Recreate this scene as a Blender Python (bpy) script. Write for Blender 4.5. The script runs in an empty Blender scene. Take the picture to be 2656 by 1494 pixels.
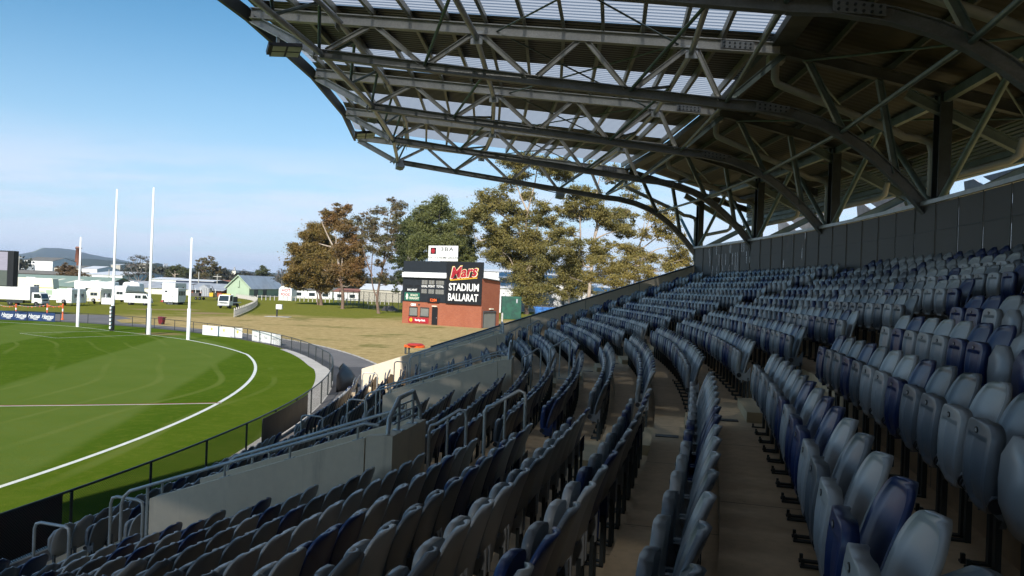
import bpy, bmesh, math, random
import numpy as np
from mathutils import Vector, Matrix
random.seed(7); rng = np.random.default_rng(7)
S = bpy.context.scene
COL = S.collection
pi = math.pi; rad = math.radians
# ------------------------------------------------------------------ camera model
F = 1973.; PCX, PCY = 1328., 747.; ROLL = .038; HE = 5.65      # photograph pixels (2656 wide), eye height
def ray(px, py):
    dx, dy = px-PCX, py-PCY; c, s = math.cos(ROLL), math.sin(ROLL)
    return (dx*c+dy*s)/F, (-dx*s+dy*c)/F
def G(px, py, z=0.):
    a, b = ray(px, py); t = (HE-z)/b
    return Vector((a*t, t, z))
def W(px, py, D):
    a, b = ray(px, py)
    return Vector((a*D, D, HE-b*D))
def project(p):
    u, v = p[0]/p[1]*F, (HE-p[2])/p[1]*F; c, s = math.cos(ROLL), math.sin(ROLL)
    return PCX+u*c-v*s, PCY+u*s+v*c
# ------------------------------------------------------------------ bowl model (all rows are arcs about CX0, CY0)
CX0, CY0 = -77.35, 27.36
def P(R, th, z=0.):
    return Vector((CX0+R*math.cos(rad(th)), CY0+R*math.sin(rad(th)), z))
R0, DR, Z0, DZ = 78.82, .7414, 2.715, .2651
def rowR(k): return R0+DR*k
def rowZ(k): return Z0+DZ*k if k >= -8 else Z0-8*DZ-(-8-k)*.155
KMIN, KMAX = -11, 12
AISLES = [(-21.8, -20.7), (-12.4, -11.3), (-3.4, -2.3), (6.1, 7.2)]
TH_END = 8.79
# ------------------------------------------------------------------ object helpers
def tag(o, label=None, cat=None, group=None, kind=None):
    if label: o['label'] = label
    if cat: o['category'] = cat
    if group: o['group'] = group
    if kind: o['kind'] = kind
    return o
def thing(name, label, cat, loc=(0, 0, 0), rz=0., group=None):
    o = bpy.data.objects.new(name, None); COL.objects.link(o)
    o.empty_display_size = .2
    o.location = loc; o.rotation_euler = (0, 0, rz)
    return tag(o, label, cat, group)
def link(name, me, parent=None, world=False):
    o = bpy.data.objects.new(name, me); COL.objects.link(o)
    if parent is not None:
        o.parent = parent
        if world:
            r = parent
            off = Vector((0, 0, 0))
            while r is not None:
                off += Vector(r.location); r = r.parent
            o.location = -off
    return o
class MB:
    def __init__(s): s.v = []; s.f = []; s.m = []; s.s = []
    def add(s, vs, fs, mi=0, sm=False):
        n = len(s.v); s.v += [tuple(v) for v in vs]
        for f in fs: s.f.append([i+n for i in f]); s.m.append(mi); s.s.append(sm)
    def box(s, x0, x1, y0, y1, z0, z1, mi=0, M=None):
        vs = [Vector(p) for p in ((x0,y0,z0),(x1,y0,z0),(x1,y1,z0),(x0,y1,z0),(x0,y0,z1),(x1,y0,z1),(x1,y1,z1),(x0,y1,z1))]
        if M is not None: vs = [M@v for v in vs]
        s.add(vs, [(0,3,2,1),(4,5,6,7),(0,1,5,4),(1,2,6,5),(2,3,7,6),(3,0,4,7)], mi)
    def hexa(s, lo, hi, mi=0):
        s.add(list(lo)+list(hi), [(0,3,2,1),(4,5,6,7),(0,1,5,4),(1,2,6,5),(2,3,7,6),(3,0,4,7)], mi)
    def frame(s, p, q, up=(0, 0, 1)):
        p, q = Vector(p), Vector(q); d = (q-p).normalized(); u = Vector(up)
        if abs(d.dot(u)) > .98: u = Vector((1, 0, 0))
        x = d.cross(u).normalized(); y = x.cross(d).normalized()
        return p, q, x, y
    def beam(s, p, q, w, h, mi=0, up=(0, 0, 1), ox=0., oy=0.):
        p, q, x, y = s.frame(p, q, up)
        c = [(-w/2+ox, -h/2+oy), (w/2+ox, -h/2+oy), (w/2+ox, h/2+oy), (-w/2+ox, h/2+oy)]
        lo = [p+x*a+y*b for a, b in c]; hi = [q+x*a+y*b for a, b in c]
        s.add(lo+hi, [(0,1,2,3),(7,6,5,4),(0,4,5,1),(1,5,6,2),(2,6,7,3),(3,7,4,0)], mi)
    def ibeam(s, p, q, w, h, tf=.025, tw=.02, mi=0, up=(0, 0, 1)):
        s.beam(p, q, w, tf, mi, up, 0, h/2-tf/2); s.beam(p, q, w, tf, mi, up, 0, -h/2+tf/2)
        s.beam(p, q, tw, h-2*tf, mi, up)
    def tube(s, pts, r, n=8, mi=0, caps=True, sm=True):
        pts = [Vector(p) for p in pts]; k = len(pts)
        rs = r if isinstance(r, (list, tuple)) else [r]*k
        t = [(pts[min(i+1, k-1)]-pts[max(i-1, 0)]).normalized() for i in range(k)]
        u = Vector((0, 0, 1)) if abs(t[0].z) < .9 else Vector((1, 0, 0))
        x = t[0].cross(u).normalized(); vs = []
        for i in range(k):
            x = (x-t[i]*x.dot(t[i])).normalized(); y = t[i].cross(x)
            for j in range(n):
                a = 2*pi*j/n; vs.append(pts[i]+(x*math.cos(a)+y*math.sin(a))*rs[i])
        fs = [(i*n+j, i*n+(j+1) % n, (i+1)*n+(j+1) % n, (i+1)*n+j) for i in range(k-1) for j in range(n)]
        s.add(vs, fs, mi, sm)
        if caps: s.add(vs[:n], [tuple(range(n))[::-1]], mi); s.add(vs[-n:], [tuple(range(n))], mi)
    def lathe(s, prof, n=16, c=(0, 0, 0), mi=0, sm=True, M=None):
        vs = [Vector((c[0]+r*math.cos(2*pi*j/n), c[1]+r*math.sin(2*pi*j/n), c[2]+z)) for r, z in prof for j in range(n)]
        if M is not None: vs = [M@v for v in vs]
        k = len(prof)
        s.add(vs, [(i*n+j, i*n+(j+1) % n, (i+1)*n+(j+1) % n, (i+1)*n+j) for i in range(k-1) for j in range(n)], mi, sm)
        s.add(vs[:n], [tuple(range(n))[::-1]], mi); s.add(vs[-n:], [tuple(range(n))], mi)
    def disc(s, c, r, t, axis='y', n=14, mi=0):
        M = Matrix.Translation(Vector(c))@(Matrix.Rotation(pi/2, 4, 'X') if axis == 'y' else Matrix.Rotation(pi/2, 4, 'Y') if axis == 'x' else Matrix.Identity(4))
        s.lathe([(r, -t/2), (r, t/2)], n, (0, 0, 0), mi, False, M)
    def prism(s, poly, y0, y1, mi=0, M=None):          # poly in x,z ; extruded along y
        n = len(poly); vs = [Vector((x, y0, z)) for x, z in poly]+[Vector((x, y1, z)) for x, z in poly]
        if M is not None: vs = [M@v for v in vs]
        s.add(vs, [tuple(range(n)), tuple(range(2*n-1, n-1, -1))]+[(i, (i+1) % n+0, (i+1) % n+n, i+n)[::-1] for i in range(n)], mi)
    def prismx(s, poly, x0, x1, mi=0):                 # poly in y,z ; extruded along x
        s.prism(poly, x0, x1, mi, Matrix(((0,1,0,0),(1,0,0,0),(0,0,1,0),(0,0,0,1))))
    def sweep(s, prof, a0, a1, n, mi=0, caps=True, closed=True):   # prof in R,z ; swept in angle
        k = len(prof); vs = []
        for i in range(n+1):
            th = a0+(a1-a0)*i/n
            vs += [P(r, th, z) for r, z in prof]
        rg = range(k) if closed else range(k-1)
        fs = [(i*k+j, (i+1)*k+j, (i+1)*k+(j+1) % k, i*k+(j+1) % k) for i in range(n) for j in rg]
        s.add(vs, fs, mi)
        if caps and closed: s.add(vs[:k], [tuple(range(k))], mi); s.add(vs[-k:], [tuple(range(k))[::-1]], mi)
    def build(s, name, mats, parent=None, world=False, bevel=0., fix=True):
        me = bpy.data.meshes.new(name)
        me.from_pydata(s.v, [], s.f)
        for m in (mats if isinstance(mats, (list, tuple)) else [mats]): me.materials.append(m)
        me.polygons.foreach_set('material_index', s.m); me.polygons.foreach_set('use_smooth', s.s)
        if fix or bevel:
            bm = bmesh.new(); bm.from_mesh(me)
            if bevel:
                bmesh.ops.remove_doubles(bm, verts=bm.verts, dist=1e-5)
                ed = [e for e in bm.edges if len(e.link_faces) == 2 and e.calc_face_angle(0) > .5]
                bmesh.ops.bevel(bm, geom=ed, offset=bevel, segments=2, affect='EDGES', profile=.5, clamp_overlap=True)
            bmesh.ops.recalc_face_normals(bm, faces=bm.faces); bm.to_mesh(me); bm.free()
        me.update()
        return link(name, me, parent, world)
def meshnp(name, v, q, mats, mi=None, smooth=False):   # quads from numpy
    me = bpy.data.meshes.new(name); n = len(q)
    me.vertices.add(len(v)); me.vertices.foreach_set('co', np.asarray(v, np.float32).ravel())
    me.loops.add(n*4); me.loops.foreach_set('vertex_index', np.asarray(q, np.int32).ravel())
    me.polygons.add(n); me.polygons.foreach_set('loop_start', np.arange(0, n*4, 4, dtype=np.int32))
    me.polygons.foreach_set('loop_total', np.full(n, 4, np.int32))
    for m in mats: me.materials.append(m)
    if mi is not None: me.polygons.foreach_set('material_index', np.asarray(mi, np.int32))
    me.polygons.foreach_set('use_smooth', np.full(n, smooth, bool))
    me.update(calc_edges=True); me.validate()
    return me
# ------------------------------------------------------------------ materials
class NT:
    def __init__(s, m): s.t = m.node_tree; s.n = s.t.nodes; s.l = s.t.links
    def new(s, t, **k):
        n = s.n.new(t)
        for a, b in k.items(): setattr(n, a, b)
        return n
    def lk(s, a, b): s.l.new(a, b)
    def math(s, op, a, b=None, c=None):
        n = s.new('ShaderNodeMath', operation=op)
        for i, x in enumerate((a, b, c)):
            if x is None: continue
            if isinstance(x, (int, float)): n.inputs[i].default_value = x
            else: s.lk(x, n.inputs[i])
        return n.outputs[0]
    def mix(s, f, a, b):
        n = s.new('ShaderNodeMix', data_type='RGBA')
        for i, x in ((0, f), (6, a), (7, b)):
            if isinstance(x, (int, float)): n.inputs[i].default_value = x
            elif isinstance(x, tuple): n.inputs[i].default_value = (*x[:3], 1)
            else: s.lk(x, n.inputs[i])
        return n.outputs[2]
    def noise(s, vec, scale, detail=4., rough=.55):
        n = s.new('ShaderNodeTexNoise'); n.inputs['Scale'].default_value = scale; n.inputs['Detail'].default_value = detail; n.inputs['Roughness'].default_value = rough
        s.lk(vec, n.inputs['Vector']); return n.outputs['Fac']
    def ramp(s, f, a, b):
        n = s.new('ShaderNodeMapRange', interpolation_type='SMOOTHSTEP'); s.lk(f, n.inputs[0])
        n.inputs[1].default_value = a; n.inputs[2].default_value = b
        return n.outputs[0]
    def pos(s): return s.new('ShaderNodeNewGeometry').outputs['Position']
    def obj(s): return s.new('ShaderNodeTexCoord').outputs['Object']
    def xyz(s, v): n = s.new('ShaderNodeSeparateXYZ'); s.lk(v, n.inputs[0]); return n.outputs
    def vec(s, x, y, z):
        n = s.new('ShaderNodeCombineXYZ')
        for i, a in enumerate((x, y, z)):
            if isinstance(a, (int, float)): n.inputs[i].default_value = a
            else: s.lk(a, n.inputs[i])
        return n.outputs[0]
    def bump(s, h, st, dist=.05):
        n = s.new('ShaderNodeBump'); n.inputs['Strength'].default_value = st; n.inputs['Distance'].default_value = dist
        s.lk(h, n.inputs['Height']); return n.outputs[0]
def newmat(name):
    m = bpy.data.materials.new(name); m.use_nodes = True
    return m, NT(m), m.node_tree.nodes['Principled BSDF']
def mat(name, c, rough=.6, metal=0., var=.15, scale=3., c2=None, bump=0., bscale=40., spec=.5, space='obj', fine=0.):
    m, t, b = newmat(name)
    b.inputs['Roughness'].default_value = rough; b.inputs['Metallic'].default_value = metal; b.inputs['Specular IOR Level'].default_value = spec
    v = t.obj() if space == 'obj' else t.pos()
    if c2 is None: c2 = tuple(x*(1-2*var) for x in c)
    f = t.ramp(t.noise(v, scale, 6., .62), .3, .7)
    col = t.mix(f, c, c2)
    if fine:
        f2 = t.ramp(t.noise(v, scale*14, 3.), .35, .7)
        col = t.mix(t.math('MULTIPLY', f2, fine), col, tuple(x*.55 for x in c))
    t.lk(col, b.inputs['Base Color'])
    if bump: t.lk(t.bump(t.noise(v, bscale, 4.), bump, .02), b.inputs['Normal'])
    return m
def emit(name, c, st):
    m, t, b = newmat(name); b.inputs['Base Color'].default_value = (0, 0, 0, 1); b.inputs['Emission Color'].default_value = (*c, 1); b.inputs['Emission Strength'].default_value = st
    return m
M = {}
M['concrete'] = mat('wall_concrete', (.80,.68,.52), .85, c2=(.73,.62,.47), scale=.5, bump=.08, bscale=30, space='pos', fine=.12)
M['tread'] = mat('terrace_concrete', (.68,.51,.32), .8, c2=(.57,.43,.27), scale=.8, bump=.12, bscale=60, space='pos', fine=.3)
def weather(key, joints, drips):
    m_ = M[key]; t = NT(m_); b = m_.node_tree.nodes['Principled BSDF']; src = b.inputs['Base Color'].links[0].from_socket; p = t.xyz(t.pos())
    col = src
    a_ = t.math('SUBTRACT', p[0], CX0); c_ = t.math('SUBTRACT', p[1], CY0)
    if joints:
        s_ = t.math('FRACT', t.math('MULTIPLY', t.math('ARCTAN2', c_, a_), 80./2.35)); j = t.math('LESS_THAN', s_, .006)
        col = t.mix(t.math('MULTIPLY', j, .7), col, (.05, .045, .04))
        bl = t.ramp(t.noise(t.pos(), .55, 6., .65), .52, .78); col = t.mix(t.math('MULTIPLY', bl, .3), col, (.17, .14, .10))
        sp = t.ramp(t.noise(t.pos(), 14., 2., .6), .70, .76); col = t.mix(t.math('MULTIPLY', sp, .35), col, (.10, .085, .07))
    if drips:
        f = t.ramp(t.noise(t.vec(t.math('MULTIPLY', p[0], 5.), t.math('MULTIPLY', p[1], 5.), t.math('MULTIPLY', p[2], .5)), 1., 5., .7), .54, .80); col = t.mix(t.math('MULTIPLY', f, .4), col, (.27, .235, .19))
        sp = t.ramp(t.noise(t.pos(), 2.6, 2., .5), .74, .80); col = t.mix(t.math('MULTIPLY', sp, .35), col, (.25, .22, .18))
    t.lk(col, b.inputs['Base Color'])
weather('concrete', False, True); weather('tread', True, False)
M['step'] = mat('step_concrete', (.58,.46,.29), .8, c2=(.5,.4,.25), scale=1.5, space='pos')
M['kerb'] = mat('kerb_concrete', (.55,.51,.46), .85, c2=(.42,.39,.35), scale=.7, space='pos', fine=.3)
M['galv'] = mat('galvanised_steel', (.52,.54,.55), .38, .35, c2=(.38,.40,.40), scale=2.2, fine=.3)
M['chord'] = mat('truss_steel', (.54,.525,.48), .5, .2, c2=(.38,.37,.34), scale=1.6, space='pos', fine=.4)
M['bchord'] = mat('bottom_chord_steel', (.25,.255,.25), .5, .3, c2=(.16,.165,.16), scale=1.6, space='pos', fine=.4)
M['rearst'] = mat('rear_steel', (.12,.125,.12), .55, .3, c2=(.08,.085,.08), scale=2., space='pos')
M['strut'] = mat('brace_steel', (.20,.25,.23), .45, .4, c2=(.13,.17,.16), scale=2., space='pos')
M['purlin'] = mat('purlin_steel', (.36,.34,.28), .5, .4, c2=(.25,.24,.2), scale=2., space='pos')
M['dark'] = mat('dark_steel', (.045,.055,.055), .5, .2, c2=(.03,.035,.035))
M['panel'] = mat('score_panel_black', (.016,.02,.026), .5)
M['black'] = mat('black_plastic', (.012,.012,.014), .45)
M['flash'] = mat('wall_flashing', (.10,.105,.11), .5, .3)
M['pipe'] = mat('downpipe_pvc', (.44,.43,.37), .5, c2=(.34,.33,.29), scale=1.2)
M['white'] = mat('white_paint', (.80,.80,.78), .35, c2=(.72,.72,.70), scale=.8)
M['cream'] = mat('cream_paint', (.76,.72,.58), .45, c2=(.68,.64,.5))
M['greyp'] = mat('grey_paint', (.42,.43,.45), .5)
M['rubber'] = mat('tyre_rubber', (.018,.018,.018), .85)
M['chrome'] = mat('wheel_rim', (.45,.45,.45), .35, .6)
M['glass'] = mat('vehicle_glass', (.025,.035,.04), .08, 0., spec=.8)
M['rust'] = mat('trailer_steel', (.10,.09,.085), .7)
M['red'] = mat('red_paint', (.42,.02,.03), .45)
M['maroon'] = mat('maroon_plastic', (.17,.012,.022), .5)
M['orange'] = mat('orange_plastic', (.85,.13,.02), .45)
M['yellow'] = mat('yellow_paint', (.80,.50,.03), .5)
M['navy'] = mat('banner_navy', (.018,.045,.14), .5)
M['blue'] = mat('blue_paint', (.03,.09,.45), .5)
M['lblue'] = mat('skip_blue', (.05,.20,.55), .5, c2=(.03,.10,.3), scale=2.)
M['green'] = mat('container_green', (.012,.10,.06), .55, c2=(.008,.05,.035), scale=1.2)
M['dgreen'] = mat('roof_load_green', (.05,.065,.05), .7)
M['bgreen'] = mat('sign_green', (.02,.15,.10), .5)
M['wood'] = mat('weathered_timber', (.50,.48,.44), .85, c2=(.38,.36,.32))
M['lead'] = mat('lattice_grey', (.36,.37,.38), .7)
M['teal'] = mat('pad_teal', (.03,.20,.24), .5)
M['gold'] = mat('logo_yellow', (.62,.52,.06), .5)
M['cladding'] = mat('rear_cladding', (.50,.50,.55), .5)
SEATC = {'pale grey': (.32,.33,.335), 'slate grey': (.125,.14,.158), 'navy blue': (.010,.026,.10)}
for n_, c_ in SEATC.items():
    m_, t9, b9 = newmat('seat_plastic_'+n_.replace(' ', '_')); oi = t9.new('ShaderNodeObjectInfo')
    v9 = t9.new('ShaderNodeVectorMath', operation='ADD'); t9.lk(t9.obj(), v9.inputs[0]); t9.lk(oi.outputs['Location'], v9.inputs[1]); v9 = v9.outputs[0]
    dust = t9.ramp(t9.noise(v9, 4.5, 6., .7), .48, .8); sc9 = t9.ramp(t9.noise(v9, 38., 3., .8), .66, .74)
    col9 = t9.mix(oi.outputs['Random'], tuple(x*.86 for x in c_), tuple(x*1.12 for x in c_))
    col9 = t9.mix(t9.math('MULTIPLY', dust, .07), col9, (.30, .28, .25)); col9 = t9.mix(t9.math('MULTIPLY', sc9, .03), col9, (.42, .42, .42))
    t9.lk(col9, b9.inputs['Base Color']); t9.lk(t9.math('ADD', t9.math('MULTIPLY', dust, .12), .33), b9.inputs['Roughness']); b9.inputs['Specular IOR Level'].default_value = .5
    M[n_] = m_
# corrugated / louvred metal with ribs along an axis given by a UV-less wave in world space
def ribbed(name, c, c2, axis, scale, rough=.55, metal=.1, st=.6, space='obj', patch=.5, dist=.03):
    m, t, b = newmat(name); v = t.obj() if space == 'obj' else t.pos(); x = t.xyz(v)[axis]
    w = t.math('SINE', t.math('MULTIPLY', x, scale))
    f = t.ramp(t.noise(v, patch, 5., .6), .35, .7)
    t.lk(t.mix(f, c, c2), b.inputs['Base Color']); b.inputs['Roughness'].default_value = rough; b.inputs['Metallic'].default_value = metal
    t.lk(t.bump(w, st, dist), b.inputs['Normal']); return m
def polar_R(t):
    p = t.xyz(t.pos()); a = t.math('SUBTRACT', p[0], CX0); c = t.math('SUBTRACT', p[1], CY0)
    return t.math('SQRT', t.math('ADD', t.math('MULTIPLY', a, a), t.math('MULTIPLY', c, c))), t.math('ARCTAN2', c, a), p
def roofmat(name, c, c2, pitch, st=.9, translucent=False):
    m, t, b = newmat(name)
    R, A, p = polar_R(t)
    w = t.math('SINE', t.math('MULTIPLY', A, 76.5*2*pi/pitch))
    f = t.ramp(t.noise(t.pos(), .6, 5.), .3, .7)
    bu = t.bump(w, st, .04)
    if not translucent:
        w2 = t.ramp(w, -.2, .9)
        t.lk(t.mix(t.math('MULTIPLY', w2, .35), t.mix(f, c, c2), tuple(x*.6 for x in c)), b.inputs['Base Color']); b.inputs['Roughness'].default_value = .5; b.inputs['Metallic'].default_value = .25
        t.lk(bu, b.inputs['Normal']); return m
    tr = t.new('ShaderNodeBsdfTranslucent'); t.lk(t.mix(t.math('MULTIPLY', t.ramp(w, -.6, .8), .6), c, c2), tr.inputs[0]); t.lk(bu, tr.inputs[1])
    gl = t.new('ShaderNodeBsdfDiffuse'); gl.inputs[0].default_value = (.55, .58, .62, 1)
    tp = t.new('ShaderNodeBsdfTransparent'); tp.inputs[0].default_value = (.9, .93, .97, 1)
    m1 = t.new('ShaderNodeMixShader'); m1.inputs[0].default_value = .2; t.lk(tr.outputs[0], m1.inputs[1]); t.lk(gl.outputs[0], m1.inputs[2])
    m2 = t.new('ShaderNodeMixShader'); m2.inputs[0].default_value = .06; t.lk(m1.outputs[0], m2.inputs[1]); t.lk(tp.outputs[0], m2.inputs[2])
    t.lk(m2.outputs[0], t.n['Material Output'].inputs[0]); t.n.remove(b); return m
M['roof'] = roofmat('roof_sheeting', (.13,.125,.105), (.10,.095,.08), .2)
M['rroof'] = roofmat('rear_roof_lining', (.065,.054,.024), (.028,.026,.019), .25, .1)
M['sky'] = roofmat('roof_polycarbonate', (.44,.46,.50), (.35,.365,.40), .2, .5, True)
M['louvre'] = ribbed('louvre_metal', (.46,.46,.42), (.38,.38,.35), 2, 55., .5, .2, 1., 'pos')
M['roller'] = ribbed('roller_shutter', (.34,.35,.31), (.29,.30,.27), 2, 62., .5, .2, 1.)
M['groof'] = ribbed('sage_roof', (.27,.345,.27), (.24,.30,.24), 0, 20., .5, .1, .25)
M['sroof'] = ribbed('silver_roof', (.50,.51,.53), (.40,.40,.41), 0, 16., .45, .3, .4)
M['gwall'] = ribbed('pale_green_boards', (.37,.47,.33), (.33,.42,.30), 2, 28., .7, 0., .3)
M['wwall'] = ribbed('white_cladding', (.66,.66,.66), (.55,.55,.56), 0, 14., .5, 0., .35)
# chain-link / perforated alpha meshes
def alpha_mat(name, c, maskf, rough=.5, trans=(1, 1, 1)):
    m, t, b = newmat(name); b.inputs['Base Color'].default_value = (*c, 1); b.inputs['Roughness'].default_value = rough
    tp = t.new('ShaderNodeBsdfTransparent'); tp.inputs[0].default_value = (*trans, 1); mx = t.new('ShaderNodeMixShader')
    t.lk(maskf(t), mx.inputs[0]); t.lk(tp.outputs[0], mx.inputs[1]); t.lk(b.outputs[0], mx.inputs[2]); t.lk(mx.outputs[0], t.n['Material Output'].inputs[0])
    return m
def diamond(t, pitch=.06, wire=.16):
    u = t.xyz(t.new('ShaderNodeUVMap').outputs[0])
    a = t.math('DIVIDE', t.math('ADD', u[0], u[1]), pitch); b = t.math('DIVIDE', t.math('SUBTRACT', u[0], u[1]), pitch)
    fa = t.math('LESS_THAN', t.math('FRACT', a), wire); fb = t.math('LESS_THAN', t.math('FRACT', b), wire)
    return t.math('MAXIMUM', fa, fb)
M['chain'] = alpha_mat('chain_link_wire', (.015,.018,.018), lambda t: diamond(t, .06, .24))
M['chain_far'] = alpha_mat('chain_link_far', (.02,.023,.023), lambda t: diamond(t, .075, .13))
def perf(t):
    R, A, p = polar_R(t)
    s_ = t.math('MULTIPLY', A, 88.1)
    v = t.vec(t.math('FLOOR', t.math('DIVIDE', s_, .12)), t.math('FLOOR', t.math('DIVIDE', p[2], .55)), 0.)
    wn = t.new('ShaderNodeTexWhiteNoise'); wn.noise_dimensions = '2D'; t.lk(v, wn.inputs['Vector'])
    cl = t.new('ShaderNodeTexWhiteNoise'); cl.noise_dimensions = '1D'; t.lk(t.math('FLOOR', t.math('DIVIDE', s_, 2.9)), cl.inputs['W'])
    slot = t.math('MULTIPLY', t.math('GREATER_THAN', wn.outputs['Value'], .86), t.math('GREATER_THAN', cl.outputs['Value'], .45))
    inn = t.math('LESS_THAN', t.math('FRACT', t.math('DIVIDE', s_, .12)), .55)
    slot = t.math('MULTIPLY', slot, inn)
    return t.math('SUBTRACT', 1., t.math('MULTIPLY', slot, .55))
M['perf'] = alpha_mat('perforated_panel', (.065,.06,.055), perf, .55)
# brick
def brickmat(name, c1, c2, mortar, sc=1.):
    m, t, b = newmat(name); v = t.xyz(t.obj())
    br = t.new('ShaderNodeTexBrick'); t.lk(t.vec(t.math('ADD', v[0], v[1]), v[2], 0.), br.inputs['Vector'])
    br.inputs['Color1'].default_value = (*c1, 1); br.inputs['Color2'].default_value = (*c2, 1); br.inputs['Mortar'].default_value = (*mortar, 1)
    br.inputs['Scale'].default_value = 1/sc; br.inputs['Brick Width'].default_value = .24; br.inputs['Row Height'].default_value = .086; br.inputs['Mortar Size'].default_value = .009
    f = t.ramp(t.noise(t.obj(), .8, 5.), .3, .75)
    t.lk(t.mix(t.math('MULTIPLY', f, .4), br.outputs['Color'], tuple(x*.7 for x in c1)), b.inputs['Base Color']); b.inputs['Roughness'].default_value = .85; b.inputs['Specular IOR Level'].default_value = .15
    return m
M['brick'] = brickmat('red_brick', (.38,.112,.055), (.295,.082,.045), (.33,.18,.12))
M['obrick'] = brickmat('orange_brick', (.40,.10,.04), (.34,.08,.035), (.3,.14,.08))
M['chim'] = brickmat('chimney_brick', (.36,.13,.07), (.27,.09,.055), (.28,.17,.12), 2.)
# ground materials
def field_mat():
    m, t, b = newmat('mown_turf'); v = t.pos(); x = t.xyz(v)
    # mowing stripes (nap of the grass) running along (-.2, .98)
    s_ = t.math('ADD', t.math('MULTIPLY', x[0], .98), t.math('MULTIPLY', x[1], .2))
    wob = t.math('MULTIPLY', t.math('SUBTRACT', t.noise(v, .05, 2.), .5), 1.2)
    ph = t.math('FRACT', t.math('DIVIDE', t.math('ADD', t.math('ADD', s_, wob), 16.95+17.3*6), 17.3))
    st = t.math('MULTIPLY', t.ramp(ph, 0., .035), t.math('SUBTRACT', 1., t.ramp(ph, .465, .5)))
    c, s2 = t.math('SUBTRACT', x[0], CX0), t.math('SUBTRACT', x[1], CY0)
    R = t.math('SQRT', t.math('ADD', t.math('MULTIPLY', c, c), t.math('MULTIPLY', s2, s2)))
    out = t.ramp(R, 64.6, 64.9)
    n1 = t.ramp(t.noise(v, .35, 5., .6), .25, .75); n2 = t.noise(v, 9., 3., .7); n3 = t.noise(v, 55., 2., .7)
    dk, lt = t.mix(n1, (.058,.108,.009), (.074,.124,.012)), t.mix(n1, (.098,.148,.026), (.112,.158,.032))
    base = t.mix(st, dk, lt)
    base = t.mix(out, base, t.mix(n1, (.068,.115,.009), (.09,.134,.014)))
    # tyre arcs of the roller
    arc = t.math('SINE', t.math('MULTIPLY', t.math('ADD', R, t.math('MULTIPLY', t.noise(v, .04, 1.), 9.)), 2.1))
    base = t.mix(t.math('MULTIPLY', t.math('MULTIPLY', t.ramp(arc, .88, 1.), t.ramp(t.noise(v, .09, 3.), .4, .62)), .6), base, (.15,.185,.045))
    base = t.mix(t.math('MULTIPLY', t.ramp(t.noise(v, 2.2, 5., .75), .45, .68), .5), base, (.125,.15,.02))
    base = t.mix(t.math('MULTIPLY', t.ramp(n3, .5, .8), .35), base, (.02,.045,.006))
    # worn goal mouth
    g = G(420, 866); d = t.new('ShaderNodeVectorMath', operation='DISTANCE'); t.lk(v, d.inputs[0]); d.inputs[1].default_value = g
    base = t.mix(t.math('MULTIPLY', t.math('SUBTRACT', 1., t.ramp(t.math('ADD', d.outputs['Value'], t.math('MULTIPLY', n2, 1.5)), 1.6, 3.6)), .75), base, (.27,.19,.09))
    t.lk(base, b.inputs['Base Color']); b.inputs['Roughness'].default_value = .9; b.inputs['Specular IOR Level'].default_value = .0
    t.lk(t.bump(t.math('ADD', n3, n2), .5, .04), b.inputs['Normal']); return m
def ground_mat():
    m, t, b = newmat('surrounding_grass'); v = t.pos(); x = t.xyz(v)
    n1 = t.noise(v, .12, 6., .62); n2 = t.noise(v, 1.1, 6., .7); n3 = t.noise(v, 7., 3., .7); n0 = t.noise(v, .045, 4., .6)
    grn = t.mix(t.ramp(n2, .3, .7), (.140,.155,.020), (.205,.195,.042))
    dry = t.mix(t.ramp(n2, .3, .7), (.50,.37,.175), (.32,.235,.10))
    dry = t.mix(t.math('MULTIPLY', t.ramp(n1, .54, .68), .8), dry, (.15,.15,.045))
    # the dry patch lies round the score hut, between the path and the trees
    yy = t.math('ADD', x[1], t.math('ADD', t.math('MULTIPLY', t.math('SUBTRACT', n0, .5), 70.), t.math('MULTIPLY', t.math('SUBTRACT', t.noise(v, .3, 6., .7), .5), 34.)))
    lim = t.math('ADD', t.math('MULTIPLY', x[0], .62), 142.)
    k = t.math('MULTIPLY', t.math('SUBTRACT', 1., t.ramp(t.math('SUBTRACT', yy, lim), -16., 4.)), t.ramp(t.math('ADD', x[0], t.math('MULTIPLY', n0, 20.)), -54., -34.))
    base = t.mix(k, grn, dry)
    far = t.ramp(x[1], 240., 420.)
    base = t.mix(far, base, t.mix(t.ramp(t.noise(v, .02, 5.), .35, .65), (.06,.075,.035), (.10,.10,.05)))
    base = t.mix(t.math('MULTIPLY', t.ramp(n3, .5, .8), .4), base, (.06,.06,.02))
    # worn dirt in front of the trucks
    for (px, py, r) in ((520, 812, 3.2), (545, 812, 3.0), (380, 802, 2.6), (470, 803, 3.4)):
        d = t.new('ShaderNodeVectorMath', operation='DISTANCE'); t.lk(v, d.inputs[0]); d.inputs[1].default_value = G(px, py)
        base = t.mix(t.math('MULTIPLY', t.math('SUBTRACT', 1., t.ramp(t.math('ADD', d.outputs['Value'], t.math('MULTIPLY', n2, 4.)), r, r+3.)), .8), base, (.30,.21,.12))
    t.lk(base, b.inputs['Base Color']); b.inputs['Roughness'].default_value = .95; b.inputs['Specular IOR Level'].default_value = .0
    t.lk(t.bump(t.math('ADD', n3, n2), .7, .12), b.inputs['Normal']); return m
M['field'] = field_mat(); M['ground'] = ground_mat()
M['asphalt'] = mat('asphalt', (.17,.155,.15), .9, c2=(.125,.115,.11), scale=.35, space='pos', fine=.3, bump=.2, bscale=50)
M['asphalt2'] = mat('dark_asphalt', (.075,.07,.072), .9, c2=(.055,.052,.055), scale=.5, space='pos', fine=.3)
M['line'] = mat('line_paint', (.74,.75,.70), .8, c2=(.62,.64,.55), scale=2.5, space='pos', fine=.3)
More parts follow.
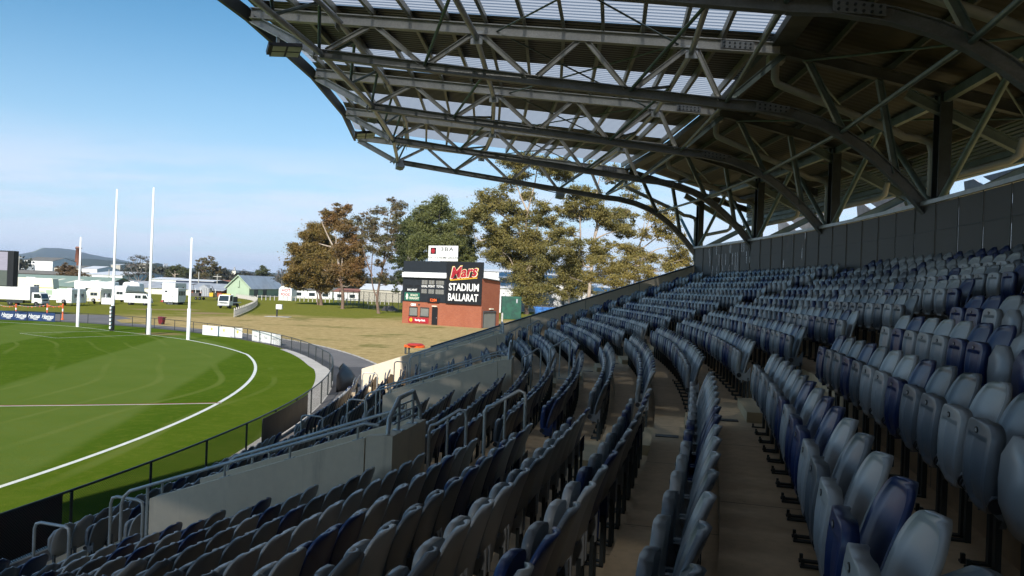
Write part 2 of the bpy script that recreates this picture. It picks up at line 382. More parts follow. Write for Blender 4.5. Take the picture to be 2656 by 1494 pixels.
M['rope'] = mat('red_rope', (.30,.04,.03), .8)
M['hill'] = mat('forested_hill', (.035,.052,.042), .95, c2=(.055,.066,.045), scale=.004, space='pos')
M['hillgrass'] = mat('hill_paddock', (.16,.17,.08), .95, c2=(.12,.14,.07), scale=.003, space='pos')
def leafmat(name, a, b_, sc=.35):
    m, t, p = newmat(name); v = t.pos()
    f = t.ramp(t.noise(v, sc, 5., .7), .3, .7)
    c = t.mix(f, a, b_); g = t.ramp(t.noise(v, sc*7, 2., .6), .4, .65); c = t.mix(t.math('MULTIPLY', g, .5), c, tuple(x*.45 for x in a))
    t.lk(c, p.inputs['Base Color']); p.inputs['Roughness'].default_value = .55; p.inputs['Specular IOR Level'].default_value = .35
    tr = t.new('ShaderNodeBsdfTranslucent'); t.lk(c, tr.inputs[0]); mx = t.new('ShaderNodeMixShader'); mx.inputs[0].default_value = .25
    t.lk(p.outputs[0], mx.inputs[1]); t.lk(tr.outputs[0], mx.inputs[2]); t.lk(mx.outputs[0], t.n['Material Output'].inputs[0]); return m
M['l_olive'] = leafmat('leaf_olive_brown', (.27,.17,.042), (.17,.135,.036))
M['l_rust'] = leafmat('leaf_rusty_olive', (.29,.155,.055), (.18,.135,.045))
M['l_thin'] = leafmat('leaf_reddish_green', (.21,.14,.075), (.13,.14,.055))
M['l_dark'] = leafmat('leaf_dark_green', (.115,.13,.042), (.06,.08,.03))
M['l_green'] = leafmat('leaf_mid_green', (.20,.205,.062), (.125,.145,.048))
M['l_gum'] = leafmat('leaf_gum_green', (.30,.24,.07), (.165,.16,.05))
M['l_gold'] = leafmat('leaf_golden_olive', (.34,.255,.065), (.21,.185,.052))
M['l_orange'] = leafmat('leaf_autumn', (.20,.12,.05), (.13,.09,.045))
M['l_bush'] = leafmat('leaf_bush', (.12,.13,.05), (.075,.09,.04))
M['l_far'] = leafmat('leaf_distant', (.06,.07,.04), (.075,.06,.045), .05)
M['bark_pale'] = mat('bark_pale', (.46,.39,.32), .8, c2=(.30,.225,.17), scale=.8)
M['bark_brown'] = mat('bark_brown', (.20,.125,.085), .9, c2=(.12,.08,.06), scale=1.5, bump=.5, bscale=8)
M['bark_grey'] = mat('bark_grey', (.22,.19,.17), .9, c2=(.15,.13,.12), scale=1.5)
# ------------------------------------------------------------------ lettering
def text(parent, s, size, mat_, M_, name='lettering', bold=0., shear=0., spacing=1., extrude=.004, sx=1., align='CENTER'):
    cu = bpy.data.curves.new('t', 'FONT'); cu.body = s; cu.size = size; cu.align_x = align; cu.align_y = 'CENTER'
    cu.offset = bold; cu.shear = shear; cu.space_character = spacing; cu.extrude = extrude; cu.resolution_u = 3
    o = bpy.data.objects.new('t', cu); COL.objects.link(o)
    bpy.context.view_layer.update()
    me = bpy.data.meshes.new_from_object(o.evaluated_get(bpy.context.evaluated_depsgraph_get()))
    bpy.data.objects.remove(o); bpy.data.curves.remove(cu)
    me.name = name; me.materials.clear(); me.materials.append(mat_)
    me.transform(M_@Matrix.Rotation(pi/2, 4, 'X')@Matrix.Diagonal((sx, 1, 1, 1)))
    return link(name, me, parent)
def T(x, y, z): return Matrix.Translation((x, y, z))
# ================================================================== SETTING
def flat(name, poly, z, m, kind='structure', world=True):
    bm = bmesh.new(); vs = [bm.verts.new((p[0], p[1], z)) for p in poly]; f = bm.faces.new(vs)
    bmesh.ops.recalc_face_normals(bm, faces=[f]); bmesh.ops.triangulate(bm, faces=[f])
    for f in bm.faces:
        if f.normal.z < 0: f.normal_flip()
    me = bpy.data.meshes.new(name); bm.to_mesh(me); bm.free(); me.materials.append(m)
    o = link(name, me)
    return tag(o, kind=kind) if kind else o
B = 14000.
flat('ground', [(-B, -B), (B, -B), (B, B), (-B, B)], -.02, M['ground'])
FT = [(-60, 69.2), (18, 69.2), (20, 68.95), (27.4, 68.6), (33.4, 68.2), (38.6, 67.7), (45.5, 66.9), (51.2, 66.2), (55.6, 65.3), (61.5, 64.2), (64, 63.3), (69, 60.4), (76, 57)]
def Rf(th): return float(np.interp(th, [a for a, b in FT], [b for a, b in FT]))
def arcpts(f, a0, a1, n): return [P(f(a0+(a1-a0)*i/n), a0+(a1-a0)*i/n) for i in range(n+1)]
inner = arcpts(lambda t: Rf(t)-.1, -45, 76, 110)
flat('playing_field', [(p.x, p.y) for p in inner]+[(-150, 70), (-170, 20), (-150, -40)], 0., M['field'])
def ribbon(name, pts, w0, w1, z, m, kind='structure'):
    mb = MB(); n = len(pts); vs = []
    for i, p in enumerate(pts):
        d = (pts[min(i+1, n-1)]-pts[max(i-1, 0)]); nrm = Vector((d.y, -d.x, 0)).normalized()
        vs += [p+nrm*w0, p+nrm*w1]
    vs = [Vector((v.x, v.y, z)) for v in vs]
    mb.add(vs, [(2*i, 2*i+1, 2*i+3, 2*i+2) for i in range(n-1)])
    o = mb.build(name, m)
    return tag(o, kind=kind) if kind else o
mbk = MB(); vs = []
for i in range(81):
    th = -45+75*i/80; wd = float(np.interp(th, [-45, -3, 8, 20, 30], [.38, .42, 1.0, .9, .5])); vs += [P(Rf(th)-wd, th, .012), P(Rf(th)+.02, th, .012)]
mbk.add(vs, [(2*i, 2*i+1, 2*i+3, 2*i+2) for i in range(80)]); tag(mbk.build('kerb_strip', M['kerb']), kind='structure')
flat('bounce_paving', [(-30, -80), (45, -80), (45, -22), (14, -20), (-8, -12), (-30, -30)], -.014, M['kerb'])  # unseen pale paving, added to bounce sunlight up under the stand
ribbon('walkway', arcpts(Rf, -45, 8.6, 60), .02, .8, .006, M['asphalt'])
ribbon('path', arcpts(Rf, 8.7, 70, 80), .0, 3.7, -.008, M['asphalt'])
ribbon('dark_path', arcpts(Rf, 8.7, 19, 20), .05, 2.6, -.003, M['asphalt2'])
ribbon('dark_path_edge', arcpts(Rf, 19, 70, 60), .0, .75, -.003, M['asphalt2'])
flat('road', [G(*p)[:2] for p in ((-80, 831), (145, 836), (330, 846), (300, 829), (345, 826), (300, 818), (140, 813), (-80, 809))], -.012, M['asphalt'])
mbk = MB()
for i in range(40):
    a0, a1 = 19+i, 20+i
    mbk.sweep([(Rf(a0)+3.7, -.015), (Rf(a0)+3.85, -.015), (Rf(a0)+3.85, .03), (Rf(a0)+3.7, .03)], a0, a1, 1, caps=False) if i < 26 else None
tag(mbk.build('path_edging', M['kerb']), kind='structure')
LB, LG, RG, RB = G(201, 847.6), G(290, 858), G(384.6, 868), G(487.7, 881.5)
arcl = [P(64.75, -45+i*1.1) for i in range(66)]                     # up to about 26.5 deg
import itertools
def smooth(pts, n=12):
    out = []
    for i in range(len(pts)-1):
        p0, p1, p2, p3 = pts[max(i-1, 0)], pts[i], pts[i+1], pts[min(i+2, len(pts)-1)]
        for j in range(n):
            t = j/n; out.append(.5*((2*p1)+(p2-p0)*t+(2*p0-5*p1+4*p2-p3)*t*t+(3*p1-p0-3*p2+p3)*t**3))
    return out+[pts[-1]]
bl = arcl+smooth([P(64.75, 26.5), P(64.3, 30), P(63.75, 34), RB])[1:]
ribbon('boundary_line', bl, -.09, .09, .004, M['line'])
ribbon('goal_line', [RB, RG, LG, LB], -.05, .05, .004, M['line'])
ribbon('far_boundary_line', smooth([LB, G(116.6, 841.8), G(0, 835.4), G(-120, 830)], 6), -.07, .07, .004, M['line'])
ribbon('goal_square_line', [LG, G(51.3, 864.3), G(144.6, 876.8), RG], -.05, .05, .004, M['line'])
rp = [G(-60, 1054.5), G(0, 1053.5), G(200, 1051.5), G(400, 1049), G(574, 1045.8)]
ribbon('interchange_line', rp, -.05, .05, .004, M['line'])
ribbon('interchange_line_red', rp, -.19, -.055, .005, M['rope'])
# ------------------------------------------------------------------ terrace
def Ek(k): return rowR(k)+.1
def terr_profile(slot):
    pr = [(69.95, -.2), (69.95, rowZ(-11))]
    for k in range(KMIN, KMAX+1):
        if slot and -6 <= k <= -2:
            if k == -2: pr += [(77.5, rowZ(-7)), (77.5, rowZ(-1))]
            continue
        if k > KMIN and not (slot and k == -1): pr.append((Ek(k-1), rowZ(k)))
        if not (slot and k == -7): pr.append((Ek(k) if k < KMAX else 88.4, rowZ(k)))
    pr.append((88.4, -.2)); return pr
terr = thing('seating_terrace', 'stepped concrete seating terrace of the curved covered grandstand', 'terrace', P(70, -2.8))
bounds = [(-43, AISLES[0][0])]
for i, (a, b) in enumerate(AISLES): bounds.append((b, AISLES[i+1][0] if i < 3 else TH_END))
for a, b in bounds:
    m = MB(); m.sweep(terr_profile(False), a, b, max(3, int((b-a)*1.5))); m.build('block_steps', M['tread'], terr, True)
for a, b in AISLES:
    m = MB(); m.sweep(terr_profile(True), a, b, 2); m.build('aisle_floor', M['tread'], terr, True)
    for k in list(range(-11, -7))+list(range(-1, KMAX)):
        hk_ = (rowZ(k+1)-rowZ(k))/2; m = MB()
        m.sweep([(Ek(k)-.3, rowZ(k)), (Ek(k)-.003, rowZ(k)), (Ek(k)-.003, rowZ(k)+hk_), (Ek(k)-.3, rowZ(k)+hk_)], a+.06, b-.06, 1); sp_ = m.build('aisle_step', M['step'], terr, True)
        if k < -7:
            z_ = rowZ(k)+hk_; m = MB(); m.sweep([(Ek(k)-.30, z_+.002), (Ek(k)-.22, z_+.002), (Ek(k)-.22, z_+.006), (Ek(k)-.30, z_+.006)], a+.06, b-.06, 1)
            o = m.build('step_nosing', M['blue'], sp_); o.location = -Vector(terr.location)-Vector(sp_.location)
        if k >= 0:
            m = MB(); m.sweep([(Ek(k-1)+.04, rowZ(k)+.002), (Ek(k-1)+.34, rowZ(k)+.002), (Ek(k-1)+.34, rowZ(k)+.01), (Ek(k-1)+.04, rowZ(k)+.01)], a+.03, a+.14, 1); m.build('drain_grate', M['dark'], terr, True)
# ------------------------------------------------------------------ stair walls with handrails
def wz(R): return 2.25+(R-73.7)*(3.5-2.25)/3.6
ORD = ['nearest', 'middle', 'farthest']
def radial_slab(m, a0, a1, R0_, R1_, zb0, zb1, zt0, zt1, mi=0):
    lo = [P(R0_, a0, zb0), P(R1_, a0, zb1), P(R1_, a1, zb1), P(R0_, a1, zb0)]
    hi = [P(R0_, a0, zt0), P(R1_, a0, zt1), P(R1_, a1, zt1), P(R0_, a1, zt0)]
    m.hexa(lo, hi, mi)
def handrail(parent, th, Rs, z0):
    pts = [P(Rs, th, z0), P(Rs, th, wz(Rs)+.02), P(Rs+.03, th, wz(Rs)+.14), P(Rs+.14, th, wz(Rs+.14)+.2), P(77.1, th, wz(77.1)+.2), P(77.32, th, 3.62)]
    m = MB(); m.tube(pts, .026, 8); h = m.build('handrail', M['galv'], parent, True)
    R = 73.85
    while R < 77.2:
        if R > Rs+.1:
            m = MB(); m.tube([P(R, th, wz(R)+.012), P(R, th, wz(R)+.185)], .018, 6); m.beam(P(R-.07, th, wz(R-.07)+.006), P(R+.07, th, wz(R+.07)+.006), .07, .012)
            b = m.build('rail_bracket', M['galv'], h); b.location = -Vector(parent.location)-Vector(h.location)
        R += 1.05
    m = MB(); m.tube([P(Rs+.45, th, z0), P(Rs+.45, th, wz(Rs+.45)+.2)], .022, 6)
    b = m.build('rail_post', M['galv'], h); b.location = -Vector(parent.location)-Vector(h.location)
def barrier(parent, a0, a1):
    def q(f, z, dr=0.): return P(77.47+dr, a0+(a1-a0)*f, z)
    m = MB(); m.tube([q(.03, 3.51), q(.05, 3.72), q(.30, 3.97), q(.72, 4.0), q(.96, 3.68), q(.97, 3.51)], .034, 8)
    bb = m.build('barrier_rail', M['galv'], parent, True)
    m = MB()
    for z in (3.62, 3.74, 3.86): m.tube([q(.16, z), q(.86, z)], .014, 6)
    for f in (.30, .72):
        m.tube([q(f, 3.51), q(f, 3.98)], .026, 8); m.beam(q(f, 3.507, -.08), q(f, 3.507, .08), .12, .012)
    m.tube([q(.51, 3.62), q(.51, 3.86)], .012, 6)
    b = m.build('barrier_infill', M['galv'], bb); b.location = -Vector(parent.location)-Vector(bb.location)
for i, (a, b) in enumerate(AISLES):
    d = .122
    lab = ['concrete stair walls with rails behind the camera position', 'sloping concrete stair walls with double steel handrails, nearest set in the lower left', 'sloping concrete stair walls with handrails, middle set below the score hut', 'sloping concrete stair walls with handrails, farthest set beside the end wall'][i]
    t = thing('stair_wall', lab, 'stair wall', P(73.7, (a+b)/2, rowZ(-7)), group='stair walls cut into the lower seating')
    for (c0, c1) in ((a, a+d), (b-d, b)):
        m = MB(); radial_slab(m, c0, c1, 73.7, 77.14, .5, 1.2, wz(73.7), wz(77.14)); radial_slab(m, c0, c1, 77.16, 77.4, .5, .5, wz(77.16)+.02, 3.5); m.build('side_wall', M['concrete'], t, True)
    m = MB(); m.sweep([(77.4, .8), (77.56, .8), (77.56, 3.5), (77.4, 3.5)], a, b, 1); m.build('cross_wall', M['concrete'], t, True)
    handrail(t, a+d/2, 73.15, rowZ(-7)); handrail(t, b-d/2, 74.15 if i == 1 else 73.2, rowZ(-7))
    barrier(t, a, b)
HOOPS = []
for i, (a, b) in enumerate(AISLES):
    for j, (Ra, Rb, k) in enumerate(((71.0, 71.68, -10), (72.45, 73.05, -8), (77.85, 78.42, -1), (78.7, 79.3, 0))):
        th = (a+b)/2; z0 = rowZ(k); zt = [1.42, 1.99, 3.58, 3.92][j]; sl = .06 if j < 2 else .24
        if j < 2: sl = -.02
        where = ['', 'nearest stair', 'middle stair', 'farthest stair'][i]
        what = ['beside the front rows by the fence at the', 'at the foot of the', 'just above the', 'second one above the'][j]
        if i == 0: continue
        t = thing('handrail_hoop', f'galvanised steel handrail hoop {what} {where}', 'handrail', P(Ra, th, z0), group='handrail hoops in the aisles')
        m = MB(); m.tube([P(Ra, th, z0), P(Ra, th, zt-.12), P(Ra+.03, th, zt-.03), P(Ra+.12, th, zt), P(Rb-.1, th, zt+sl), P(Rb-.02, th, zt+sl-.03), P(Rb, th, zt+sl-.13), P(Rb, th, z0+.02)], .026, 8)
        m.build('rail', M['galv'], t, True)
        if j >= 2:
            m = MB(); Rm = (Ra+Rb)/2; m.tube([P(Rm, th, z0), P(Rm, th, zt+sl/2)], .02, 8); m.build('post', M['galv'], t, True)
# ------------------------------------------------------------------ end wall
t = thing('end_wall', 'long sloping concrete wall closing the far end of the stand', 'wall', P(79, TH_END))
def ez(R): return 1.30+(R-70.8)*(7.25-1.30)/(88.3-70.8)
m = MB(); radial_slab(m, TH_END, TH_END+.15, 70.8, 88.3, -.3, -.3, ez(70.8), ez(88.3)); m.build('wall', M['concrete'], t, True)
m = MB(); radial_slab(m, TH_END-.012, TH_END+.162, 74.2, 88.3, ez(74.2)+.001, ez(88.3)+.001, ez(74.2)+.07, ez(88.3)+.07); m.build('coping', M['flash'], t, True)
# panel joints in the wall face
m = MB()
for R in (76.4, 79.3, 82.2, 85.1): radial_slab(m, TH_END-.004, TH_END-.0005, R, R+.018, .8, .8, ez(R)-.02, ez(R)-.02)
m.build('panel_joint', M['flash'], t, True)
# ------------------------------------------------------------------ perforated screen at the back of the stand
scr = thing('rear_screen', 'long dark perforated metal screen behind the top row of seats', 'screen', P(88.1, -5, 6))
a = TH_END-.02; st_ = .76; n = 0
while a > -22:
    m = MB(); m.sweep([(88.1, 5.95), (88.115, 5.95), (88.115, 8.12), (88.1, 8.12)], a-st_+.012, a-.012, 1); m.build('panel', M['perf'], scr, True)
    m = MB(); m.tube([P(88.085, a, 5.98), P(88.085, a, 8.14)], .013, 6); m.build('post', M['rearst'], scr, True)
    a -= st_; n += 1
m = MB(); m.sweep([(88.1, 5.95), (88.115, 5.95), (88.115, 8.12), (88.1, 8.12)], -43, a, 20); m.build('panel', M['perf'], scr, True)
m = MB(); m.sweep([(88.02, 8.13), (88.2, 8.13), (88.2, 8.23), (88.02, 8.23)], -43, TH_END, 60); m.build('cap_rail', M['galv'], scr, True)
m = MB()
for z in (6.7, 7.45): m.sweep([(88.085, z), (88.098, z), (88.098, z+.02), (88.085, z+.02)], -43, TH_END, 60)
m.build('stiffener', M['dark'], scr, True)
# ================================================================== SEATS
def shell(nu, nv, wf, zf, yf, th, rim):
    vs = []; qs = []
    us = np.linspace(-1, 1, nu+1) if isinstance(nu, int) else np.array(nu); vv = np.linspace(0, 1, nv+1) if isinstance(nv, int) else np.array(nv); nu = len(us)-1; nv = len(vv)-1
    for side in (0, 1):
        for v in vv:
            for u in us:
                y = yf(u, v)+(th/2 if side else -th/2-rim(u, v)); vs.append((u*wf(v), y, zf(u, v)))
    n = (nu+1)*(nv+1); I = lambda s, i, j: s*n+j*(nu+1)+i
    for j in range(nv):
        for i in range(nu):
            qs.append((I(0,i,j), I(0,i+1,j), I(0,i+1,j+1), I(0,i,j+1))); qs.append((I(1,i,j), I(1,i,j+1), I(1,i+1,j+1), I(1,i+1,j)))
    for j in range(nv):
        qs.append((I(0,0,j), I(0,0,j+1), I(1,0,j+1), I(1,0,j))); qs.append((I(0,nu,j), I(1,nu,j), I(1,nu,j+1), I(0,nu,j+1)))
    for i in range(nu):
        qs.append((I(0,i,0), I(1,i,0), I(1,i+1,0), I(0,i+1,0))); qs.append((I(0,i,nv), I(0,i+1,nv), I(1,i+1,nv), I(1,i,nv)))
    return np.array(vs), np.array(qs)
def se(x, n): return max(0., 1-x**n)**(1/n)
def bw(v):
    w = float(np.interp(v, [0, .12, .3, .55, 1], [.165, .190, .224, .234, .232]))
    if v > .74: w *= .22+.78*se((v-.74)/.26, 2.25)
    return w
def by(u, v): return -.07+.055*v+.10*v**2.2-.045*u*u*(1-.35*v)
def brim(u, v): return .006 if (abs(u) > .85 or v > .935) else 0.
def pw(v):
    w = float(np.interp(v, [0, .2, .6, 1], [.150, .172, .196, .20]))
    if v > .80: w *= .38+.62*se((v-.80)/.20, 2.4)
    if v < .1: w *= .8+.2*v/.1
    return w
def py_(u, v): return -.165-.014*math.sin(pi*min(1, v*1.15))+.012*v+.09*max(0, .22-v)+.010*u*u
def prim(u, v): return .020 if (abs(u) > .72 or v > .805 or v < .055) else 0.
nubk = np.array
def seat_parts(hi):
    if hi:
        bu = [1, .97, .90, .86, .83, .6, .3]; bv = [0, .1, .2, .3, .42, .55, .66, .74, .79, .83, .86, .89, .91, .93, .945, .965, .98, .992, 1]
        bk = shell([-x for x in bu]+[0]+bu[::-1], bv, bw, lambda u, v: .335+.60*v-.02*u*u*(1-v), by, .022, brim)
        pu = [1, .97, .80, .74, .69, .45, .2]; pvv = [0, .04, .07, .10, .25, .4, .55, .68, .76, .79, .82, .86, .90, .93, .96, .98, .993, 1]
        pn = shell([-x for x in pu]+[0]+pu[::-1], pvv, pw, lambda u, v: .37+.42*v, py_, .04, prim)
    else:
        bk = shell(4, 6, bw, lambda u, v: .335+.60*v, by, .03, lambda u, v: 0.)
        pn = shell(2, 4, pw, lambda u, v: .37+.42*v, py_, .05, lambda u, v: 0.)
    return bk, pn
def boxnp(x0, x1, y0, y1, z0, z1):
    v = np.array([(x0,y0,z0),(x1,y0,z0),(x1,y1,z0),(x0,y1,z0),(x0,y0,z1),(x1,y0,z1),(x1,y1,z1),(x0,y1,z1)])
    return v, np.array([(0,3,2,1),(4,5,6,7),(0,1,5,4),(1,2,6,5),(2,3,7,6),(3,0,4,7)])
bk, pn = seat_parts(True)
SM = {}
for c in SEATC:
    SM['backrest', c] = meshnp('backrest', bk[0], bk[1], [M[c]], smooth=True)
    SM['seat_pan', c] = meshnp('seat_pan', pn[0], pn[1], [M[c]], smooth=True)
    for s_ in (-1, 1):
        m = MB()
        xa, xb = sorted((s_*.190, s_*.222))
        m.prismx([(-.03, .34), (.0, .36), (.0, .56), (-.03, .52), (-.06, .47), (-.175, .47), (-.195, .42), (-.15, .37)], xa, xb)
        o = m.build('hinge_arm', M[c]); SM['hinge_arm', c, s_] = o.data; bpy.data.objects.remove(o)
for s_ in (-1, 1):
    m = MB(); m.box(s_*.2-.022, s_*.2+.022, -.045, -.015, .0, .40); m.box(s_*.2-.022, s_*.2+.022, -.17, -.015, .002, .014); m.box(s_*.2-.012, s_*.2+.012, -.165, -.145, .012, .05)
    o = m.build('leg', M['dark']); SM['leg', s_] = o.data; bpy.data.objects.remove(o)
    m = MB(); m.disc((s_*.226, -.165, .43), .036, .012, 'x', 12); o = m.build('hinge_cap', M['black']); SM['cap', s_] = o.data; bpy.data.objects.remove(o)
m = MB()
pv = [(.024*math.cos(2*pi*i/12), .016*math.sin(2*pi*i/12)) for i in range(12)]
m.prism([(x, z+.742) for x, z in pv], -.1985, -.15); m.prism([(x*.55, z*.55+.742) for x, z in pv], -.2, -.1985, 1)
o = m.build('number_plate', [M['black'], M['greyp']]); SM['plate'] = o.data; bpy.data.objects.remove(o)
cols = list(SEATC)
seats = []
for k in range(KMIN, KMAX+1):
    R = rowR(k); blocks = [(-22.5 if False else AISLES[0][1], AISLES[1][0]), (AISLES[1][1], AISLES[2][0]), (AISLES[2][1], AISLES[3][0]), (AISLES[3][1], TH_END)]
    for bi, (a, b) in enumerate(blocks):
        L = (b-a)*pi/180*R-.14; n = int(L/.5)
        for i in range(n):
            th = (a+b)/2+(i-(n-1)/2)*.5/R*180/pi
            c = rng.choice(cols, p=[.42, .30, .28])
            p = P(R, th, rowZ(k)); q = p+Vector((0, 0, .75))
            if q.y < .25 and math.hypot(q.x, q.y) > 3: continue
            if q.y > .05:
                x, y = project(q); inside = 0 < x < 2656 and 0 < y < 1494; near = -250 < x < 2900 and -100 < y < 2100
            else: inside = near = False
            seats.append((k, bi, th, c, p, math.hypot(p.x, p.y), inside, near, (q-Vector((0, 0, HE))).length))
ins = sorted([s for s in seats if s[6]], key=lambda s: s[8])[:300]
insid = {id(s) for s in ins}
def ordn(n): return f"{n}{'th' if 10 <= n % 100 <= 20 else {1:'st',2:'nd',3:'rd'}.get(n % 10,'th')}"
def rowname(k):
    if k == 5: return 'the row right of the walkway'
    if k == 4: return 'the row left of the walkway'
    if k > 5: return f'{ordn(k-5)} row up behind the right row'
    return f'{ordn(4-k)} row down below the left row'
cnt = {}
for s in sorted(ins, key=lambda s: s[2]):
    k, bi, th, c, p = s[:5]
    cnt[k] = cnt.get(k, 0)+1
    t = thing('folding_seat', f'{c} folding seat, {ordn(cnt[k])} from near end, {rowname(k)}', 'folding seat', p, rad(th-90), 'folding seats in rows on the covered terrace')
    link('backrest', SM['backrest', c], t); link('seat_pan', SM['seat_pan', c], t)
    for s_ in (-1, 1):
        h = link('hinge_arm', SM['hinge_arm', c, s_], t); link('hinge_cap', SM['cap', s_], h); link('leg', SM['leg', s_], t)
    link('number_plate', SM['plate'], t)
bk, pn = seat_parts(False); lg = [boxnp(s_*.2-.02, s_*.2+.02, -.05, -.01, 0, .4) for s_ in (-1, 1)]
VV, QQ, MI = [], [], []; nv = 0
for s in seats:
    if id(s) in insid or not (s[7] or s[6]): continue
    k, bi, th, c, p = s[:5]; a = rad(th-90); ca, sa = math.cos(a), math.sin(a)
    for (v, q), mi in ((bk, cols.index(c)), (pn, cols.index(c)), (lg[0], 3), (lg[1], 3)):
        w = np.empty_like(v); w[:, 0] = v[:, 0]*ca-v[:, 1]*sa+p.x; w[:, 1] = v[:, 0]*sa+v[:, 1]*ca+p.y; w[:, 2] = v[:, 2]+p.z
        VV.append(w); QQ.append(q+nv); MI.append(np.full(len(q), mi)); nv += len(v)
o = link('distant_seats', meshnp('distant_seats', np.concatenate(VV), np.concatenate(QQ), [M[c] for c in cols]+[M['dark']], np.concatenate(MI), True))
tag(o, 'remaining pale grey, slate and navy folding seats filling the farther rows', 'seats', kind='stuff')
# ================================================================== GRANDSTAND ROOF
def zt(R): return float(np.interp(R, [70.15, 76.5, 84.4, 91.5], [12.95, 12.55, 12.1, 10.35]))
ARC = [(83.1, 10.65), (83.9, 10.60), (84.8, 10.43), (85.5, 10.2), (86.03, 9.94), (86.55, 9.6), (87.02, 9.22), (87.6, 8.68), (88.3, 7.9)]
def zb(R): return 11.85+(R-72.15)*(10.65-11.85)/(83.1-72.15)
TR = [9.05-4.75*i for i in range(7)]
roof = thing('grandstand_roof', 'cantilevered grandstand roof of grey steel trusses with metal and clear sheeting', 'grandstand roof', P(88, -5, 5.9))
RL = -Vector(roof.location)
def sub(mb, name, m, par, bevel=0.):
    o = mb.build(name, m, par); off = RL.copy(); r = par
    while r is not None and r is not roof: off -= Vector(r.location); r = r.parent
    o.location = off; return o
for th in TR:
    m = MB(); q = lambda R, z: P(R, th, z)
    tan = (-math.sin(rad(th)), math.cos(rad(th)), 0)
    m.ibeam(q(70.15, 12.95), q(76.5, 12.55), .2, .30); m.ibeam(q(76.5, 12.55), q(84.4, 12.1), .2, .30)
    tr = m.build('roof_truss', M['chord'], roof, True)
    def tsub(mb, nm, mt): 
        o = mb.build(nm, mt, tr); o.location = -Vector(roof.location)-Vector(tr.location); return o
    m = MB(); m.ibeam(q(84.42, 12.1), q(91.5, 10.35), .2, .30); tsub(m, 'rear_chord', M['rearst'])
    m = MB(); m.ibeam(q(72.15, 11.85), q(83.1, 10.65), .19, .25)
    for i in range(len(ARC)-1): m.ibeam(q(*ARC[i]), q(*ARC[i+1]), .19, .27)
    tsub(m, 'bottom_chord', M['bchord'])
    for (R_, z_a, sl_) in ((84.25, 10.54, -.12), (83.3, 12.16, -.06)):
        m = MB(); al = th-.155/R_*57.3*.67
        m.hexa([P(R_-.42, al, z_a-.10-sl_*.42), P(R_+.42, al, z_a-.10+sl_*.42), P(R_+.42, al-.012, z_a-.10+sl_*.42), P(R_-.42, al-.012, z_a-.10-sl_*.42)], [P(R_-.42, al, z_a+.10-sl_*.42), P(R_+.42, al, z_a+.10+sl_*.42), P(R_+.42, al-.012, z_a+.10+sl_*.42), P(R_-.42, al-.012, z_a+.10-sl_*.42)])
        for i in range(6):
            for dz_ in (-.05, .05):
                r_ = R_+(-.33+.132*i); c_ = P(r_, al-.022, z_a+dz_+sl_*(r_-R_)); m.lathe([(.026, -.012), (.026, .012)], 6, (0, 0, 0), 1, False, T(*c_)@Matrix.Rotation(rad(th), 4, 'Z')@Matrix.Rotation(pi/2, 4, 'X'))
        tsub(m, 'splice_plate', [M['bchord'], M['dark']])
    m = MB(); m.ibeam(q(70.2, 12.8), q(72.1, 11.86), .18, .24); tsub(m, 'tip_beam', M['galv'])
    m = MB(); m.beam(q(72.0, 11.85), q(72.02, 11.85), .34, .34); m.beam(q(72.6, 12.68), q(72.62, 12.68), .34, .34)
    for R, z in ((76.46, 12.32), (82.15, 12.0)): m.beam(q(R-.16, z), q(R+.16, z), .06, .34)
    tsub(m, 'gusset_plate', M['galv'])
    nb = [72.2, 75.07, 78.0, 80.6, 83.05]; nt = [73.6, 76.46, 79.3, 82.15]
    zz = [x for pr in itertools.zip_longest(nb, nt) for x in pr if x is not None]
    for i in range(len(zz)-1):
        a_, b_ = zz[i], zz[i+1]
        za, zb_ = (zb(a_)+.1, zt(b_)-.14) if i % 2 == 0 else (zt(a_)-.14, zb(b_)+.1)
        d = .13 if i % 2 == 0 else -.13
        m = MB(); m.ibeam(q(a_+.12, za), q(b_-.12, zb_), .12, .125, .013, .012); tsub(m, 'web_diagonal', M['chord'])
    for (p0, p1) in (((85.15, 11.75), (86.03, 10.05)), ((83.2, 10.8), (84.5, 11.95)), ((86.9, 11.35), (87.4, 8.95))):
        m = MB(); m.ibeam(q(*p0), q(*p1), .14, .16, .015, .012); tsub(m, 'web_strut', M['strut'])
    m = MB(); m.ibeam(q(88.5, 5.2), q(88.5, 11.0), .30, .36, .03, .03, up=tan); tsub(m, 'column', M['dark'])
    m = MB(); m.ibeam(q(87.6, 11.0), q(91.1, 9.3), .2, .26); m.ibeam(q(91.1, 9.3), q(92.6, 5.5), .2, .26); tsub(m, 'rear_leg', M['strut'])
    m = MB(); m.ibeam(q(88.45, 8.0), q(91.0, 9.35), .18, .24); tsub(m, 'rear_tie', M['strut'])
    for s_ in (-1, 1):
        m = MB(); m.tube([q(88.4, 8.05), P(88.45, th+s_*2.3, 10.85)], .085, 8); tsub(m, 'column_brace', M['strut'])
    t1 = th+.28
    m = MB(); m.box(-.2, .2, -.2, .2, -.1, .12, 0, T(*P(84.4, t1, 11.95))@Matrix.Rotation(rad(t1), 4, 'Z'))
    m.tube([P(84.4, t1, 11.95), P(84.4, t1, 11.45), P(84.46, t1, 11.32), P(84.62, t1, 11.25), P(87.5, t1, 10.12), P(87.75, t1, 9.98), P(88.1, t1, 9.95), P(88.38, t1, 9.85), P(88.46, t1, 9.6), P(88.46, t1, 7.5)], .1, 10)
    m.tube([P(88.46, t1, 8.75), P(88.55, t1-.15, 8.85), P(89.5, t1-1.1, 9.1), P(89.6, t1-1.2, 9.2), P(89.65, t1-1.25, 9.6)], .09, 8)
    tsub(m, 'downpipe', M['pipe'])
def lerpP(R, a, b, f, z): p, q = P(R, a, z), P(R, b, z); return p.lerp(q, f)
